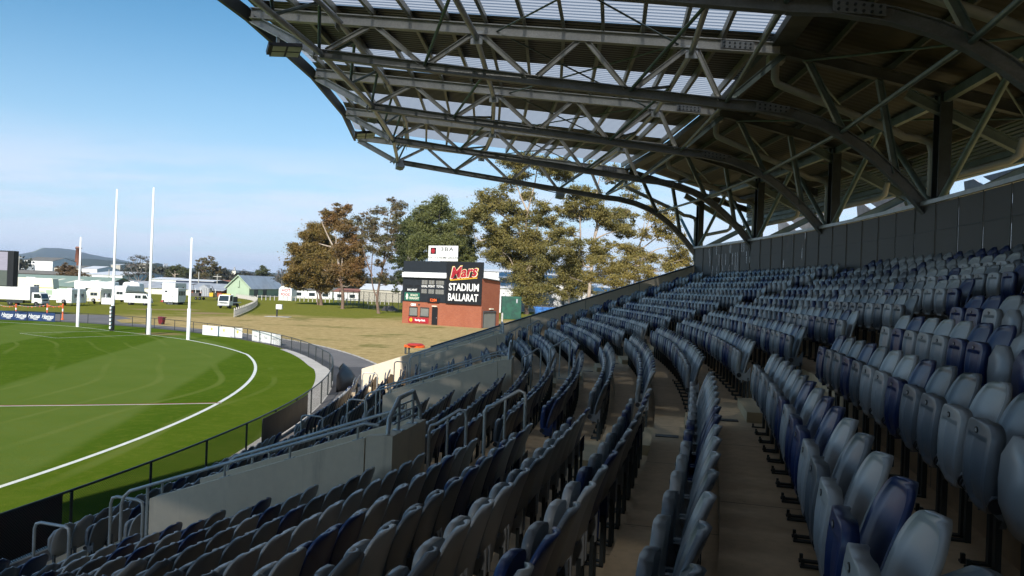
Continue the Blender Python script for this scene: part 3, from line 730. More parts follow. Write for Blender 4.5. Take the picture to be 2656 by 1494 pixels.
ALLT = TR+[TR[-1]-4.75*(i+1) for i in range(5)]  # added bays are out of view, carried on to darken the lower-left seats
for i in range(len(ALLT)-1):
    a_, b_ = ALLT[i], ALLT[i+1]; vis = i < 5
    FS = .37
    def sheet(f0, f1, Rs, dz, thk, mt, nm, par=roof):
        m = MB(); vs = []
        for R in Rs:
            for f in (f0, f1): vs.append(lerpP(R, a_, b_, f, zt(R)+dz))
        n = len(vs)
        m.add(vs, [(2*j, 2*j+1, 2*j+3, 2*j+2) for j in range(len(Rs)-1)])
        return sub(m, nm, mt, par)
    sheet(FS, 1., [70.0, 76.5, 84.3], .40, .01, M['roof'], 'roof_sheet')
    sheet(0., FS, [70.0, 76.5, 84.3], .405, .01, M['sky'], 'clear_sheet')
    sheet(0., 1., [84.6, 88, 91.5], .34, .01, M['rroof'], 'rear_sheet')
    m = MB(); m.beam(P(70.02, a_, 12.95), P(70.02, b_, 12.95), .1, .38); sub(m, 'front_fascia', M['dark'], roof)
    m = MB(); m.beam(P(84.45, a_, 12.28), P(84.45, b_, 12.28), .5, .22); sub(m, 'gutter', M['rearst'], roof)
    m = MB(); m.beam(P(91.2, a_, 10.36), P(91.2, b_, 10.36), .06, .74); sub(m, 'louvre_band', M['louvre'], roof)
    m = MB(); m.ibeam(P(91.0, a_, 9.6), P(91.0, b_, 9.6), .2, .28); m.beam(P(88.5, a_, 10.86), P(88.5, b_, 10.86), .15, .22); m.beam(P(91.25, a_, 9.86), P(91.25, b_, 9.86), .04, .30); sub(m, 'eaves_beam', M['strut'], roof)
    # light cladding panels outside the rear legs, with triangular openings
    m = MB()
    def cq(f, z): return lerpP(93.0+(9.4-z)*.12, a_, b_, f, z)
    for poly in (((.02,8.3),(.50,8.3),(.10,9.95),(.02,9.95)), ((.17,9.95),(.52,8.65),(.66,9.95))):
        pts = [cq(*x) for x in poly]; n = len(pts); dr = P(.05, (a_+b_)/2, 0)-P(0, 0, 0)
        m.add(pts+[p+dr for p in pts], [tuple(range(n)), tuple(range(2*n-1, n-1, -1))]+[(j, (j+1) % n, (j+1) % n+n, j+n) for j in range(n)])
    sub(m, 'cladding_panel', M['cladding'], roof)
    if not vis: continue
    R = 70.45
    while R < 84.1:
        m = MB(); m.beam(P(R, a_, zt(R)+.285), P(R, b_, zt(R)+.285), .05, .22)
        m.beam(P(R+.035, a_, zt(R)+.182), P(R+.035, b_, zt(R)+.182), .07, .012); sub(m, 'purlin', M['purlin'], roof); R += 1.04
    for R in (85.6, 87.2, 89.0, 90.4):
        m = MB(); m.beam(P(R, a_, zt(R)+.25), P(R, b_, zt(R)+.25), .06, .17); sub(m, 'purlin', M['rearst'], roof)
    for R, z, r in ((72.2, 11.85, .085), (72.7, 12.70, .085), (76.46, 12.33, .08), (82.15, 12.0, .075), (86.03, 9.98, .055), (83.1, 10.72, .05)):
        m = MB(); m.tube([P(R, a_, z), P(R, b_, z)], r, 10); sub(m, 'tie_pipe', M['galv'] if z > 11 else M['strut'], roof)
    fr = [.03, .25, .5, .75, .97]
    for j in range(4):
        lo_, hi_ = (72.2, 11.85), (72.7, 12.70); A_, B_ = (lo_, hi_) if j % 2 == 0 else (hi_, lo_)
        m = MB(); m.tube([lerpP(A_[0], a_, b_, fr[j], A_[1]), lerpP(B_[0], a_, b_, fr[j+1], B_[1])], .045, 8); sub(m, 'zigzag_brace', M['strut'], roof)
    for (Rb_, Rt_, zt_) in ((75.07, 76.46, 12.33), (80.6, 82.15, 12.0)):
        for f in (0, 1):
            m = MB(); m.tube([lerpP(Rb_, a_, b_, f, zb(Rb_)+.05), lerpP(Rt_, a_, b_, .5, zt_)], .045, 8); sub(m, 'fly_brace', M['strut'], roof)
    for (f0, f1) in ((0, 1), (1, 0)):
        m = MB(); m.tube([lerpP(77.0, a_, b_, f0, 12.5), lerpP(81.8, a_, b_, f1, 12.2)], .025, 6); sub(m, 'roof_rod', M['strut'], roof)
        m = MB(); m.tube([lerpP(85, a_, b_, f0, 11.8), lerpP(90.5, a_, b_, f1, 10.4)], .03, 6); sub(m, 'roof_rod', M['strut'], roof)
# ------------------------------------------------------------------ things hanging from the roof
def floodlight(label, hang, c, yaw):
    t = thing('floodlight', label, 'floodlight', hang, yaw, 'floodlights along the roof edge')
    d = Vector(c)-Vector(hang); d = Matrix.Rotation(-yaw, 3, 'Z')@d
    m = MB(); m.beam((0, 0, 0), (0, 0, d.z+.18), .09, .09, up=(1, 0, 0)); m.beam((0, 0, d.z+.2), (d.x, d.y, d.z+.1), .07, .05); m.build('bracket', M['galv'], t)
    Mx = T(d.x, d.y, d.z)@Matrix.Rotation(rad(-14), 4, 'X')@Matrix.Rotation(rad(-8), 4, 'Y')
    m = MB(); m.box(-.40, .40, -.30, .30, -.045, .05, 0, Mx)
    for x in (-.2, .2):
        for y in (-.15, .15): m.box(x-.17, x+.17, y-.12, y+.12, -.055, -.046, 1, Mx)
    m.box(-.48, -.40, -.25, .25, -.02, .09, 0, Mx); m.box(-.2, .2, -.1, .1, .05, .15, 0, Mx)
    m.build('lamp_head', [M['black'], M['cream']], t)
floodlight('black floodlight panel hanging at the nearer visible roof tip', P(70.95, -5.2, 12.35), W(741, 130, 20.7), rad(25))
floodlight('black floodlight panel hanging at the farther roof tip over the oval', P(70.9, 4.3, 12.35), W(948, 350, 33.2), rad(15))
def speaker(label, top, c, w, yaw):
    t = thing('speaker', label, 'loudspeaker', top, yaw, 'loudspeakers under the roof')
    d = Vector(c)-Vector(top); d = Matrix.Rotation(-yaw, 3, 'Z')@d
    m = MB(); m.tube([(0, 0, 0), (d.x, d.y, d.z)], .025, 6); m.build('bracket', M['dark'], t)
    Mx = T(*d)@Matrix.Rotation(rad(-25), 4, 'X')
    m = MB(); m.prism([(-w*.32, w*.5), (w*.32, w*.5), (w*.5, -w*.42), (w*.1, -w*.55), (-w*.5, -w*.42)], -w*.35, w*.4, 0, Mx); m.build('cabinet', M['greyp'], t, bevel=.015)
speaker('grey loudspeaker below the front corner of the farthest truss', P(72.15, 9.05, 11.75), W(1037, 428, 38.6), .42, rad(30))
speaker('grey loudspeaker hung behind the second truss tip', P(72.2, 4.3, 11.7), W(970, 300, 33.3), .52, rad(30))
speaker('grey loudspeaker under the middle of the farthest bottom chord', P(78.9, 9.05, 11.0), W(1452, 502, 40.6), .48, rad(10))
t = thing('horn_speaker', 'small pale horn speaker at the end of the farthest truss', 'horn speaker', P(72.0, 9.05, 11.72))
m = MB(); Mx = T(*(W(1018, 419, 38.4)-Vector(t.location)))@Matrix.Rotation(rad(70), 4, 'Y'); m.lathe([(.03, -.14), (.04, 0), (.08, .08), (.15, .16)], 12, M=Mx); m.tube([(0, 0, 0), W(1018, 419, 38.4)-Vector(t.location)], .015, 6); m.build('horn', M['greyp'], t)
# ================================================================== BOUNDARY FENCE
def uvquad(mb, pts):
    pass
def mesh_strip(name, pts, h, m, parent=None, zo=.04):
    n = len(pts); vs = []; uv = []; L = 0.
    for i, p in enumerate(pts):
        if i: L += (pts[i]-pts[i-1]).length
        vs += [(p.x, p.y, zo), (p.x, p.y, zo+h)]; uv += [(L, 0), (L, h)]
    me = bpy.data.meshes.new(name); fs = [(2*i, 2*i+2, 2*i+3, 2*i+1) for i in range(n-1)]
    me.from_pydata(vs, [], fs); me.materials.append(m); ul = me.uv_layers.new(name='UVMap')
    for lp in me.loops: ul.data[lp.index].uv = uv[lp.vertex_index]
    return link(name, me, parent, True)
fen = thing('boundary_fence', 'low black chain-link fence curving round the oval', 'fence', P(69.2, 0))
FH = 1.0
def fq(th): return P(Rf(th), th)
mesh_strip('wire_mesh', [fq(-26+i*.8) for i in range(52)], FH, M['chain'], fen)
mesh_strip('wire_mesh', [fq(15.6+i*.8) for i in range(22)], FH, M['chain_far'], fen)
m = MB(); m.tube([fq(-26+i*.9)+Vector((0, 0, FH+.05)) for i in range(106)], .028, 6, caps=False); m.build('top_rail', M['dark'], fen, True)
th = -25.2
while th < 68:
    p = fq(th); m = MB(); m.tube([p, p+Vector((0, 0, FH+.06))], .032, 6); m.build('post', M['dark'], fen, True); th += 2.25 if th < 45 else 2.9
m = MB(); m.tube([fq(32+i*.9)+Vector((0, 0, .12)) for i in range(40)], .012, 5, caps=False); m.build('bottom_wire', M['dark'], fen, True)
# boards on the fence near the stand: their dark backs face us
def hung_board(name, label, cat, a0, a1, z0, z1, mt, off=-.07, group=None):
    t = thing(name, label, cat, P(Rf((a0+a1)/2)+off, (a0+a1)/2), group=group)
    m = MB(); n = max(2, int(abs(a1-a0)*1.5)); Ra = Rf((a0+a1)/2)+off
    m.sweep([(Ra-.012, z0), (Ra+.012, z0), (Ra+.012, z1), (Ra-.012, z1)], a0, a1, n); m.build('board', mt, t, True); return t
M['boardback'] = mat('board_back', (.10,.105,.11), .6, c2=(.15,.085,.085), scale=1.2, space='pos')
hung_board('advertising_board', 'dark back of an advertising board on the fence, bottom left corner', 'board', -20.5, -11.55, .06, 1.0, M['boardback'], group='boards hung on the fence beside the stand')
hung_board('advertising_board', 'short dark back of an advertising board on the fence beyond the gap', 'board', -11.35, -9.6, .06, 1.0, M['boardback'], group='boards hung on the fence beside the stand')
hung_board('shade_cloth', 'strip of dark shade cloth tied along the fence beside the middle stair', 'shade cloth', -1.7, 3.2, .1, .98, M['dark'], .05)
# dark bulging cover beside the path
t = thing('fence_cover', 'black cloth cover bulging out over the path beside the fence', 'cover', P(Rf(11)+.9, 11))
m = MB(); vs = []
for i in range(9):
    for j in range(7):
        u, v = i/8, j/6; th = 9.4+u*3.0
        bul = math.sin(pi*u)*(.25+.75*math.sin(pi*min(1, .2+v*.8)))*.9
        top = .35+.95*math.sin(pi*(.18+.64*u)); vs.append(P(Rf(th)+.35+bul, th, v*top))
m.add(vs, [(i*7+j, (i+1)*7+j, (i+1)*7+j+1, i*7+j+1) for i in range(8) for j in range(6)], 0, True)
o = m.build('cloth', M['black'], t, True); md = o.modifiers.new('s', 'SOLIDIFY'); md.thickness = .02
# ================================================================== ADVERTISING BOARDS on the far fence
def flatboard(name, label, cat, pl, pr, h, mt, z0=.03, thick=.03, group=None, push=.12):
    pl, pr = Vector(pl), Vector(pr); pl.z = pr.z = 0
    d = (pr-pl); L = d.length; yaw = math.atan2(d.y, d.x); nrm = Vector((d.y, -d.x, 0)).normalized()
    c = (pl+pr)/2+nrm*push
    t = thing(name, label, cat, (c.x, c.y, 0), yaw, group)
    m = MB(); m.box(-L/2, L/2, 0, thick, z0, z0+h); m.build('panel', mt, t)
    return t, L
t, L = flatboard('advertising_banner', 'long navy banner with white script lettering on the far fence', 'banner', G(-38, 826.5), G(144, 835.2), .95, M['navy'])
for i in range(5):
    x = -L/2+.28+(i+.5)*(L-.35)/5
    text(t, 'Haymes', .58, M['white'], T(x, -.006, .57), bold=.004, shear=.35, sx=.86, spacing=.86)
    text(t, 'PAINT', .2, M['white'], T(x+.22, -.006, .21), bold=.006)
    m = MB(); m.add([(x-.55, -.006, .29), (x+.66, -.006, .36), (x+.66, -.006, .41), (x-.5, -.006, .34)], [(0,1,2,3)]); m.build('underline', M['white'], t)
def logo(t, x, z, r, y=-.006):
    m = MB(); n = 18; pts = [(x+r*math.cos(2*pi*i/n)*(1. if i % 2 else .93), y, z+r*1.1*math.sin(2*pi*i/n)) for i in range(n)]; m.add(pts, [tuple(range(n))])
    m.build('logo', M['gold'], t); m = MB(); m.add([(x+r*.05, y-.003, z-r*.1), (x+r*.55, y-.003, z-r*.5), (x+r*.5, y-.003, z+.2*r), (x+.1*r, y-.003, z+.5*r)], [(0,1,2,3)]); m.build('logo_mark', M['white'], t)
pA, pB, pC = G(527.5, 868.5), G(585.5, 874), G(630, 878)
t, L = flatboard('advertising_board', 'white fence board with two yellow emblems, left of a pair', 'board', pA, pB, .92, M['white'], group='white boards on the far fence'); logo(t, -L/2+L*.42, .66, .13); logo(t, L/2-.12, .62, .13)
t, L = flatboard('advertising_board', 'white fence board with one yellow emblem, right of a pair', 'board', pB, pC, .92, M['white'], group='white boards on the far fence'); logo(t, L/2-L*.25, .58, .14)
t, L = flatboard('advertising_board', 'white fence board with grey funeral lettering, curving into the path', 'board', G(656.6, 884.5), G(730, 897), .95, M['white'], group='white boards on the far fence')
text(t, 'Peter', .3, M['lead'], T(-L*.36, -.006, .5), sx=.9); text(t, 'Tobin', .3, M['lead'], T(-.02, -.006, .5), sx=.9); text(t, 'FUNERALS', .24, M['lead'], T(L*.29, -.006, .5), spacing=1.1, sx=.8)
m = MB(); n = 20
for i in range(n-4):
    a0, a1 = 2*pi*i/n+.9, 2*pi*(i+1)/n+.9; c = -L*.19
    m.add([(c+.16*math.cos(a0), -.006, .52+.25*math.sin(a0)), (c+.16*math.cos(a1), -.006, .52+.25*math.sin(a1)), (c+.125*math.cos(a1), -.006, .52+.21*math.sin(a1)), (c+.125*math.cos(a0), -.006, .52+.21*math.sin(a0))], [(0,1,2,3)])
m.build('logo', M['dark'], t)
# ================================================================== GOAL POSTS
def goalpost(label, base, toppx, sleeve, pad, wpad=False):
    D = base.y; H = W(*toppx, D).z
    t = thing('goal_post', label, 'goal post', base, 0, 'goal posts at the end of the oval')
    m = MB()
    if sleeve: m.lathe([(.15, 0), (.15, sleeve), (.105, sleeve+.03), (.085, H-.02), (.02, H)], 14)
    else: m.lathe([(.15, 0), (.15, 3.4), (.12, 3.43), (.115, 7), (.085, H-.02), (.02, H)], 14)
    m.build('pole', M['white'], t)
    if pad:
        p = MB(); p.lathe([(.22, .02), (.22, 2.45)], 16); pd = p.build('pad', M['white'] if wpad else M['black'], t)
        if wpad:
            p = MB(); Mx = Matrix.Rotation(rad(-52), 4, 'Z'); p.box(-.11, .11, -.232, -.19, .03, 2.44, 0, Mx); p.build('pad_stripe', M['black'], pd)
        for i in range(6):
            p = MB(); z = .2+i*.38
            Mx = Matrix.Rotation(pad, 4, 'Z'); p.box(-.13, .03, -.238, -.19, z, z+.24, 0, Mx); p.box(.05, .12, -.225, -.19, z+.16, z+.27, 1, Mx); p.build('pad_mark', [M['white'], M['teal']] if not wpad else [M['dark'], M['teal']], pd)
goalpost('leftmost short white goal post with a thick lower sleeve', LB, (214.5, 615), 3.0, None)
goalpost('tall white goal post with a black pad, left of the two tall ones', LG, (310.5, 491), None, rad(-12))
goalpost('tall white goal post with a white and black pad, right of the two tall ones', RG, (405.5, 486.5), None, rad(-60), True)
goalpost('rightmost short white goal post with a thick lower sleeve', RB, (502, 616.5), 2.75, None)
# ================================================================== SCORE HUT
def c7(x, y): return 1040+x/6.036, 620+y/6.036
A = G(*c7(15, 1310)); Bq = G(*c7(1250, 1395)); d_ = (Bq-A).normalized(); LH = (Bq-A).length; yawH = math.atan2(d_.y, d_.x); nH = Vector((d_.y, -d_.x, 0))
def on(cx, cy, o=0., side=False):
    a, b = ray(*c7(cx, cy)); r = Vector((a, 1, 0)); n = d_ if side else nH; o0 = (Bq if side else A)+n*o
    t = o0.dot(n)/r.dot(n); p = r*t
    return ((p-Bq).dot(-nH) if side else (p-A).dot(d_)), HE-b*t
DEP = on(1530, 1350, 0, True)[0]
hut = thing('score_hut', 'red brick score hut with black scoreboard front and roller door on its side', 'building', A, yawH)
zb3 = on(690, 1000)[1]; zs = on(1275, 622, 0, True)[1]; zs2 = on(1550, 672, 0, True)[1]
m = MB(); m.prismx([(0, -.2), (DEP, -.2), (DEP, zs2), (0, zs)], 0, LH); m.build('wall', M['brick'], hut)
m = MB(); m.prismx([(-.05, zs+.02), (DEP+.3, zs2+.02), (DEP+.3, zs2+.14), (-.05, zs+.14)], -.1, LH+.28); m.build('roof', M['flash'], hut)
def rect(p0, p1, o=0.): 
    (x0, z1), (x1, z0) = on(*p0, o), on(*p1, o); return min(x0, x1), max(x0, x1), min(z0, z1), max(z0, z1)
for (p0, p1) in (((140, 1068), (253, 1200)), ((312, 1078), (432, 1212))):
    x0, x1, z0, z1 = rect(p0, p1); m = MB()
    m.box(x0, x1, -.03, .02, z0, z1); w = m.build('roller_shutter', M['roller'], hut)
    m = MB(); m.box(x0-.06, x1+.06, -.10, -.032, z1, z1+.1); m.box(x0-.06, x0, -.07, -.002, z0, z1); m.box(x1, x1+.06, -.07, -.002, z0, z1); m.box(x0-.1, x1+.1, -.16, -.032, z0-.07, z0-.002); m.build('shutter_frame', M['dark'], w)
x0, x1, z0, z1 = rect((490, 1070), (568, 1345)); m = MB(); m.box(x0, x1, -.05, .02, .02, z1); dr = m.build('door', M['black'], hut)
m = MB(); m.box(x1-.18, x1-.12, -.09, -.052, .95, 1.1); m.build('handle', M['galv'], dr)
x0, x1, z0, z1 = rect((497, 1042), (570, 1062)); m = MB(); m.box(x0, x1, -.24, -.002, z0, z1); m.build('light_fitting', M['cream'], hut)
x0, x1, z0, z1 = rect((272, 1015), (296, 1040)); m = MB(); m.box(x0, x1, -.05, -.002, z0, z1); m.build('vent', M['dark'], hut)
x0, x1, z0, z1 = rect((148, 1002), (240, 1055)); text(hut, 'CBM', (z1-z0)*1.0, M['white'], T((x0+x1)/2, -.02, (z0+z1)/2), bold=.03, extrude=.015)
x0, x1, z0, z1 = rect((120, 1205), (432, 1325)); m = MB(); m.box(x0, x1, -.05, -.165+.12, z0, z1-.09); bank = m.build('bank_sign', M['red'], hut)
zc = (z0+z1)/2-.04; hgt = (z1-z0)
text(bank, 'Bendigo Bank', hgt*.42, M['white'], T(x0+(x1-x0)*.58, -.054, zc), bold=.018, sx=.86)
m = MB(); m.disc((x0+(x1-x0)*.13, -.055, zc), hgt*.3, .01, 'y', 20); m.build('emblem', M['yellow'], bank)
text(bank, '2', hgt*.34, M['red'], T(x0+(x1-x0)*.13, -.064, zc), bold=.012)
# side door
(y0, zt0), (y1, zt1) = on(1290, 1150, 0, True), on(1472, 1160, 0, True)
m = MB(); m.box(LH-.02, LH+.03, y0, y1, 0, (zt0+zt1)/2); m.build('roller_door', M['roller'], hut)
m = MB(); m.box(LH+.002, LH+.09, y0-.09, y0, 0, zt0+.12); m.box(LH+.002, LH+.09, y1, y1+.09, 0, zt0+.12); m.box(LH+.002, LH+.16, y0-.09, y1+.09, zt0+.0, zt0+.2); m.build('door_frame', M['flash'], hut)
(ya, za) = on(1405, 1095, 0, True); m = MB(); m.box(LH+.002, LH+.25, ya-.45, ya+.45, za-.08, za+.08); m.build('light_fitting', M['cream'], hut)
# scoreboard panel
zt9 = on(690, 352, .1)[1]; xs = on(700, 800, .1)[0]
m = MB(); m.box(.0, xs, -.12, -.002, zb3, zt9); m.box(.0, xs, -.002, .25, zs+.15, zt9)
m.box(xs, LH, -.1, .25, zs+.15, zt9)
pan = m.build('score_panel', M['panel'], hut)
x0, x1, z0, z1 = rect((28, 515), (708, 612), .4); m = MB(); m.prismx([(-.5, z0), (-.13, z0), (-.13, z1)], x0, x1); m.box(x0, x1, -.52, -.5, z0-.02, z1-.02) ; m.prismx([(-.55, z0-.02), (-.52, z0-.02), (-.13, z1+.03), (-.13, z1)], x0, x1); m.build('awning', M['white'], pan)
M['digit'] = mat('digit_window', (.17,.165,.14), .5, c2=(.12,.115,.10), scale=6.)
M['led'] = emit('clock_led', (1., .16, .02), 1.6)
for (xa, xb, ya_, yb_, nd) in ((330,418,642,712,2), (440,525,645,715,2), (552,675,650,718,3), (322,405,780,852,2), (432,520,785,858,2), (542,672,790,868,3)):
    x0, x1, z0, z1 = rect((xa, ya_), (xb, yb_), .12); m = MB()
    m.box(x0, x1, -.16, -.122, z0, z1)
    wv = (x1-x0)/nd
    for j in range(nd):
        cx = x0+wv*(j+.5)
        for dx_ in (-.24, .24):
            for dz_ in (-.2, .2): m.box(cx+wv*(dx_-.035), cx+wv*(dx_+.035), -.166, -.161, (z0+z1)/2+(z1-z0)*(dz_-.14), (z0+z1)/2+(z1-z0)*(dz_+.14), 1)
        for dz_ in (-.38, 0, .38): m.box(cx-wv*.17, cx+wv*.17, -.166, -.161, (z0+z1)/2+(z1-z0)*(dz_-.025), (z0+z1)/2+(z1-z0)*(dz_+.025), 1)
    m.build('score_window', [M['digit'], M['greyp']], pan)
for s_, cx, cy, sz in (('GOAL', 368, 740, .42), ('POINT', 480, 742, .42), ('TOTAL', 612, 746, .42)):
    x, z = on(cx, cy, .12); text(pan, s_, sz, M['white'], T(x, -.126, z), bold=.012, sx=.92)
x, z = on(180, 800, .12); x0, x1, z0, z1 = rect((68, 765), (290, 825), .12); m = MB(); m.box(x0, x1, -.15, -.122, z0, z1); tb = m.build('team_board', M['black'], pan); text(tb, 'BALLARAT', .40, M['white'], T((x0+x1)/2, -.154, (z0+z1)/2), bold=.012, sx=.92)
x0, x1, z0, z1 = rect((60, 832), (290, 970), .12); m = MB(); m.box(x0, x1, -.16, -.122, z0, z1); bs = m.build('beer_sign', M['bgreen'], pan)
text(bs, "BOAG'S", .44, M['cream'], T(x0+(x1-x0)*.64, -.164, z0+(z1-z0)*.68), bold=.012, sx=.85); text(bs, 'DRAUGHT', .44, M['cream'], T(x0+(x1-x0)*.64, -.164, z0+(z1-z0)*.3), bold=.012, sx=.85)
m = MB(); n = 14; cx, cz = x0+(x1-x0)*.17, (z0+z1)/2
m.add([(cx+.24*math.cos(2*pi*i/n)*(1 if i % 2 else .72), -.164, cz+.5*math.sin(2*pi*i/n)*(1 if i % 2 else .8)) for i in range(n)], [tuple(range(n))]); m.build('emblem', M['cream'], bs)
for (a0, b0, a1, b1) in ((80, 715, 182, 752), (215, 718, 292, 752)):
    x0, x1, z0, z1 = rect((a0, b0), (a1, b1), .12); m = MB(); m.box(x0, x1, -.14, -.122, z0, z1); m.build('name_slot', M['black'], pan)
x0, x1, z0, z1 = rect((418, 918), (600, 1000), .14); m = MB(); m.box(x0, x1, -.22, -.122, z0, z1); ck = m.build('clock', M['black'], pan)
text(ck, '12:04', (z1-z0)*.88, M['led'], T((x0+x1)/2, -.225, (z0+z1)/2), bold=.006, spacing=1.0, sx=.92)
# stadium name sign
zb4 = on(980, 1022, .25)[1]; zt4 = on(1000, 366, .25)[1]; xl, xr = on(695, 1000, .25)[0], on(1252, 1036, .25)[0]
ns = thing('stadium_name_sign', 'large black sign with red and white lettering, right half of the scoreboard', 'sign', A+d_*xl+nH*.27, yawH)
Ls = xr-xl
m = MB(); m.box(0, Ls, 0, .12, zb4, zt4); m.build('panel', M['black'], ns)
def sl(cx, cy): x, z = on(cx, cy, .28); return x-xl, z
def stext(s, cx, cy, cw, ch, mt, **k):
    x, z = sl(cx, cy); xa, _ = sl(cx-cw/2, cy); xb, _ = sl(cx+cw/2, cy); hgt = abs(sl(cx, cy-ch/2)[1]-sl(cx, cy+ch/2)[1])
    y = k.pop('y', -.008); k.setdefault('bold', .02)
    o = text(ns, s, 1., mt, Matrix.Identity(4), **k)
    co = np.array([v.co for v in o.data.vertices]); mn, mx = co.min(0), co.max(0)
    sx_, sz_ = abs(xb-xa)/(mx[0]-mn[0]), hgt/(mx[2]-mn[2])
    o.data.transform(T(x, y, z)@Matrix.Diagonal((sx_, 1, sz_, 1))@T(-(mx[0]+mn[0])/2, 0, -(mx[2]+mn[2])/2)); return o
stext('STADIUM', 982, 755, 470, 120, M['white'], bold=.025)
stext('BALLARAT', 970, 915, 470, 118, M['white'], bold=.025)
def mars(grow, mt, y):
    o = stext('Mars', 990, 512, 425+grow, 185+grow, mt, shear=.22, bold=.03+grow*.0006, y=y); 
    for v in o.data.vertices: v.co.z += (v.co.x-Ls*.53)*.10
    return o
mars(26, M['yellow'], -.008); mars(10, M['white'], -.018); mars(-6, M['red'], -.028)
for (dy, mt) in ((0, M['red']), (16, M['yellow'])):
    p = [sl(772, 622+dy), sl(1195, 590+dy), sl(1195, 602+dy), sl(772, 636+dy)]; m = MB(); m.add([(x, -.01-dy*.0005, z) for x, z in p], [(0,1,2,3)]); m.build('underline', mt, ns)
# radio sign on top
p0, p1 = on(425, 340, .1), on(885, 350, .1); ztop = on(660, 105, .1)[1]
rs = thing('radio_sign', 'white sign with dark lettering and red emblem standing on top of the scoreboard', 'sign', A+d_*p0[0]+nH*.1+Vector((0, 0, zt9)), yawH)
Lr = p1[0]-p0[0]; hb = p0[1]-zt9; ht = ztop-zt9
m = MB(); m.box(0, Lr, 0, .08, hb, ht); m.build('panel', M['white'], rs)
for x in (.5, Lr*.5, Lr-.4): m = MB(); m.box(x-.05, x+.05, .09, .19, -.1, ht-.3); m.build('post', M['dark'], rs)
HH = ht-hb
m = MB(); m.box(Lr*.075, Lr*.265, -.012, -.002, hb+HH*.45, hb+HH*.87); m.build('emblem_panel', M['black'], rs)
m = MB(); n = 22; cx, cz = Lr*.165, hb+HH*.655
m.add([(cx+Lr*.066*math.cos(2*pi*i/n), -.016, cz+HH*.17*math.sin(2*pi*i/n)) for i in range(n)], [tuple(range(n))]); m.build('emblem', M['red'], rs)
m = MB()
for i in range(4): m.box(cx+Lr*.01, cx+Lr*.08, -.02, -.017, cz+HH*(-.12+.065*i), cz+HH*(-.105+.065*i))
m.build('emblem_stripe', M['black'], rs)
text(rs, '3BA', HH*.36, M['dark'], T(Lr*.635, -.006, hb+HH*.76), bold=.006, sx=1.5, spacing=1.15)
text(rs, 'CLASSIC HITS', HH*.10, M['greyp'], T(Lr*.635, -.006, hb+HH*.47), sx=1.5, spacing=1.2)
text(rs, "FOOTY'S HOME GROUND", HH*.19, M['dark'], T(Lr*.52, -.006, hb+HH*.21), sx=1.12, shear=.2, bold=.004)
# ================================================================== SMALL THINGS ON THE GRASS
t = thing('orange_board', 'orange and red rounded board laid flat on two dark posts by the path', 'board', G(1046, 922))
pc = W(1074, 898, 61.5)-Vector(t.location)
m = MB()
for px in (1052, 1061): q = W(px, 905, 61.5)-Vector(t.location); m.box(q.x-.07, q.x+.07, q.y-.07, q.y+.07, 0, pc.z-.05)
m.build('post', M['dark'], t)
m = MB(); ol = []
for i in range(20):
    a = 2*pi*i/20; r = 1.0 if math.cos(a) > 0 else .92; ol.append((pc.x+.88*r*math.cos(a)*(1.0), pc.y+.5*math.sin(a)*(1.25 if math.cos(a) > 0 else .8)))
n = 20; lo = [(x, y, pc.z-.1) for x, y in ol]; hi = [(x, y, pc.z+.1) for x, y in ol]
m.add(lo+hi, [tuple(range(n))[::-1], tuple(range(n, 2*n))]+[(i, (i+1) % n, (i+1) % n+n, i+n) for i in range(n)], 0)
m.lathe([(.72, .1), (.55, .22), (.2, .25)], 18, (pc.x+.1, pc.y, pc.z), 1)
m.build('top', [M['orange'], M['red']], t, bevel=.03)
t = thing('meter_box', 'pale box on a black post standing on a small concrete slab', 'meter box', G(718, 821.5))
m = MB(); m.box(-1.6, 2.0, -.9, .9, 0, .03); m.build('slab', M['kerb'], t)
m = MB(); m.box(-.09, .09, -.09, .09, .03, 1.85); m.build('post', M['black'], t)
m = MB(); m.box(-.1, .75, -.3, .3, 1.15, 1.85); m.build('box', M['white'], t, bevel=.02)
t = thing('litter_bin', 'maroon wheeled bin with open lid beside the grass island', 'bin', G(419, 841), rad(-15)); t.scale = (.52, .52, .52)
m = MB(); m.hexa([(-.48,-.4,.05),(.48,-.4,.05),(.48,.4,.05),(-.48,.4,.05)], [(-.66,-.5,1.5),(.6,-.5,1.5),(.6,.5,1.5),(-.66,.5,1.5)]); m.build('body', M['maroon'], t, bevel=.04)
m = MB(); m.box(-.74, .68, -.56, .56, 1.5, 1.62, 0, Matrix.Rotation(rad(5), 4, 'Y')); m.build('lid', M['maroon'], t, bevel=.03)
m = MB(); m.disc((.5, -.42, .2), .2, .08, 'y'); m.build('wheel', M['rubber'], t)
# picket fence curve
pf = [G(607, 822.5), G(625, 815), G(645, 806), G(660, 797), G(667, 789), G(660, 782), G(640, 777), G(612, 773)]
pf = smooth(pf, 6)
t = thing('picket_fence', 'grey weathered picket fence curving round the parked trucks', 'fence', pf[0])
L = 0; nxt = 0; n = 0; pk = MB()
for i in range(len(pf)-1):
    s_, e_ = pf[i], pf[i+1]; ln = (e_-s_).length; 
    while nxt < L+ln:
        p = s_.lerp(e_, (nxt-L)/ln); far = p.y > 135
        pk.box(p.x-.04, p.x+.04, p.y-.02, p.y+.02, .08, 1.0)
        if n % 10 == 0: m = MB(); m.box(p.x-.07, p.x+.07, p.y+.05, p.y+.19, 0, 1.3); m.build('post', M['wood'], t, True)
        nxt += .27; n += 1
    L += ln
pk.build('pickets', M['wood'], t, True)
for z in (.35, .9): m = MB(); m.tube([p+Vector((0, .06, z)) for p in pf], .028, 4, sm=False); m.build('rail', M['wood'], t, True)
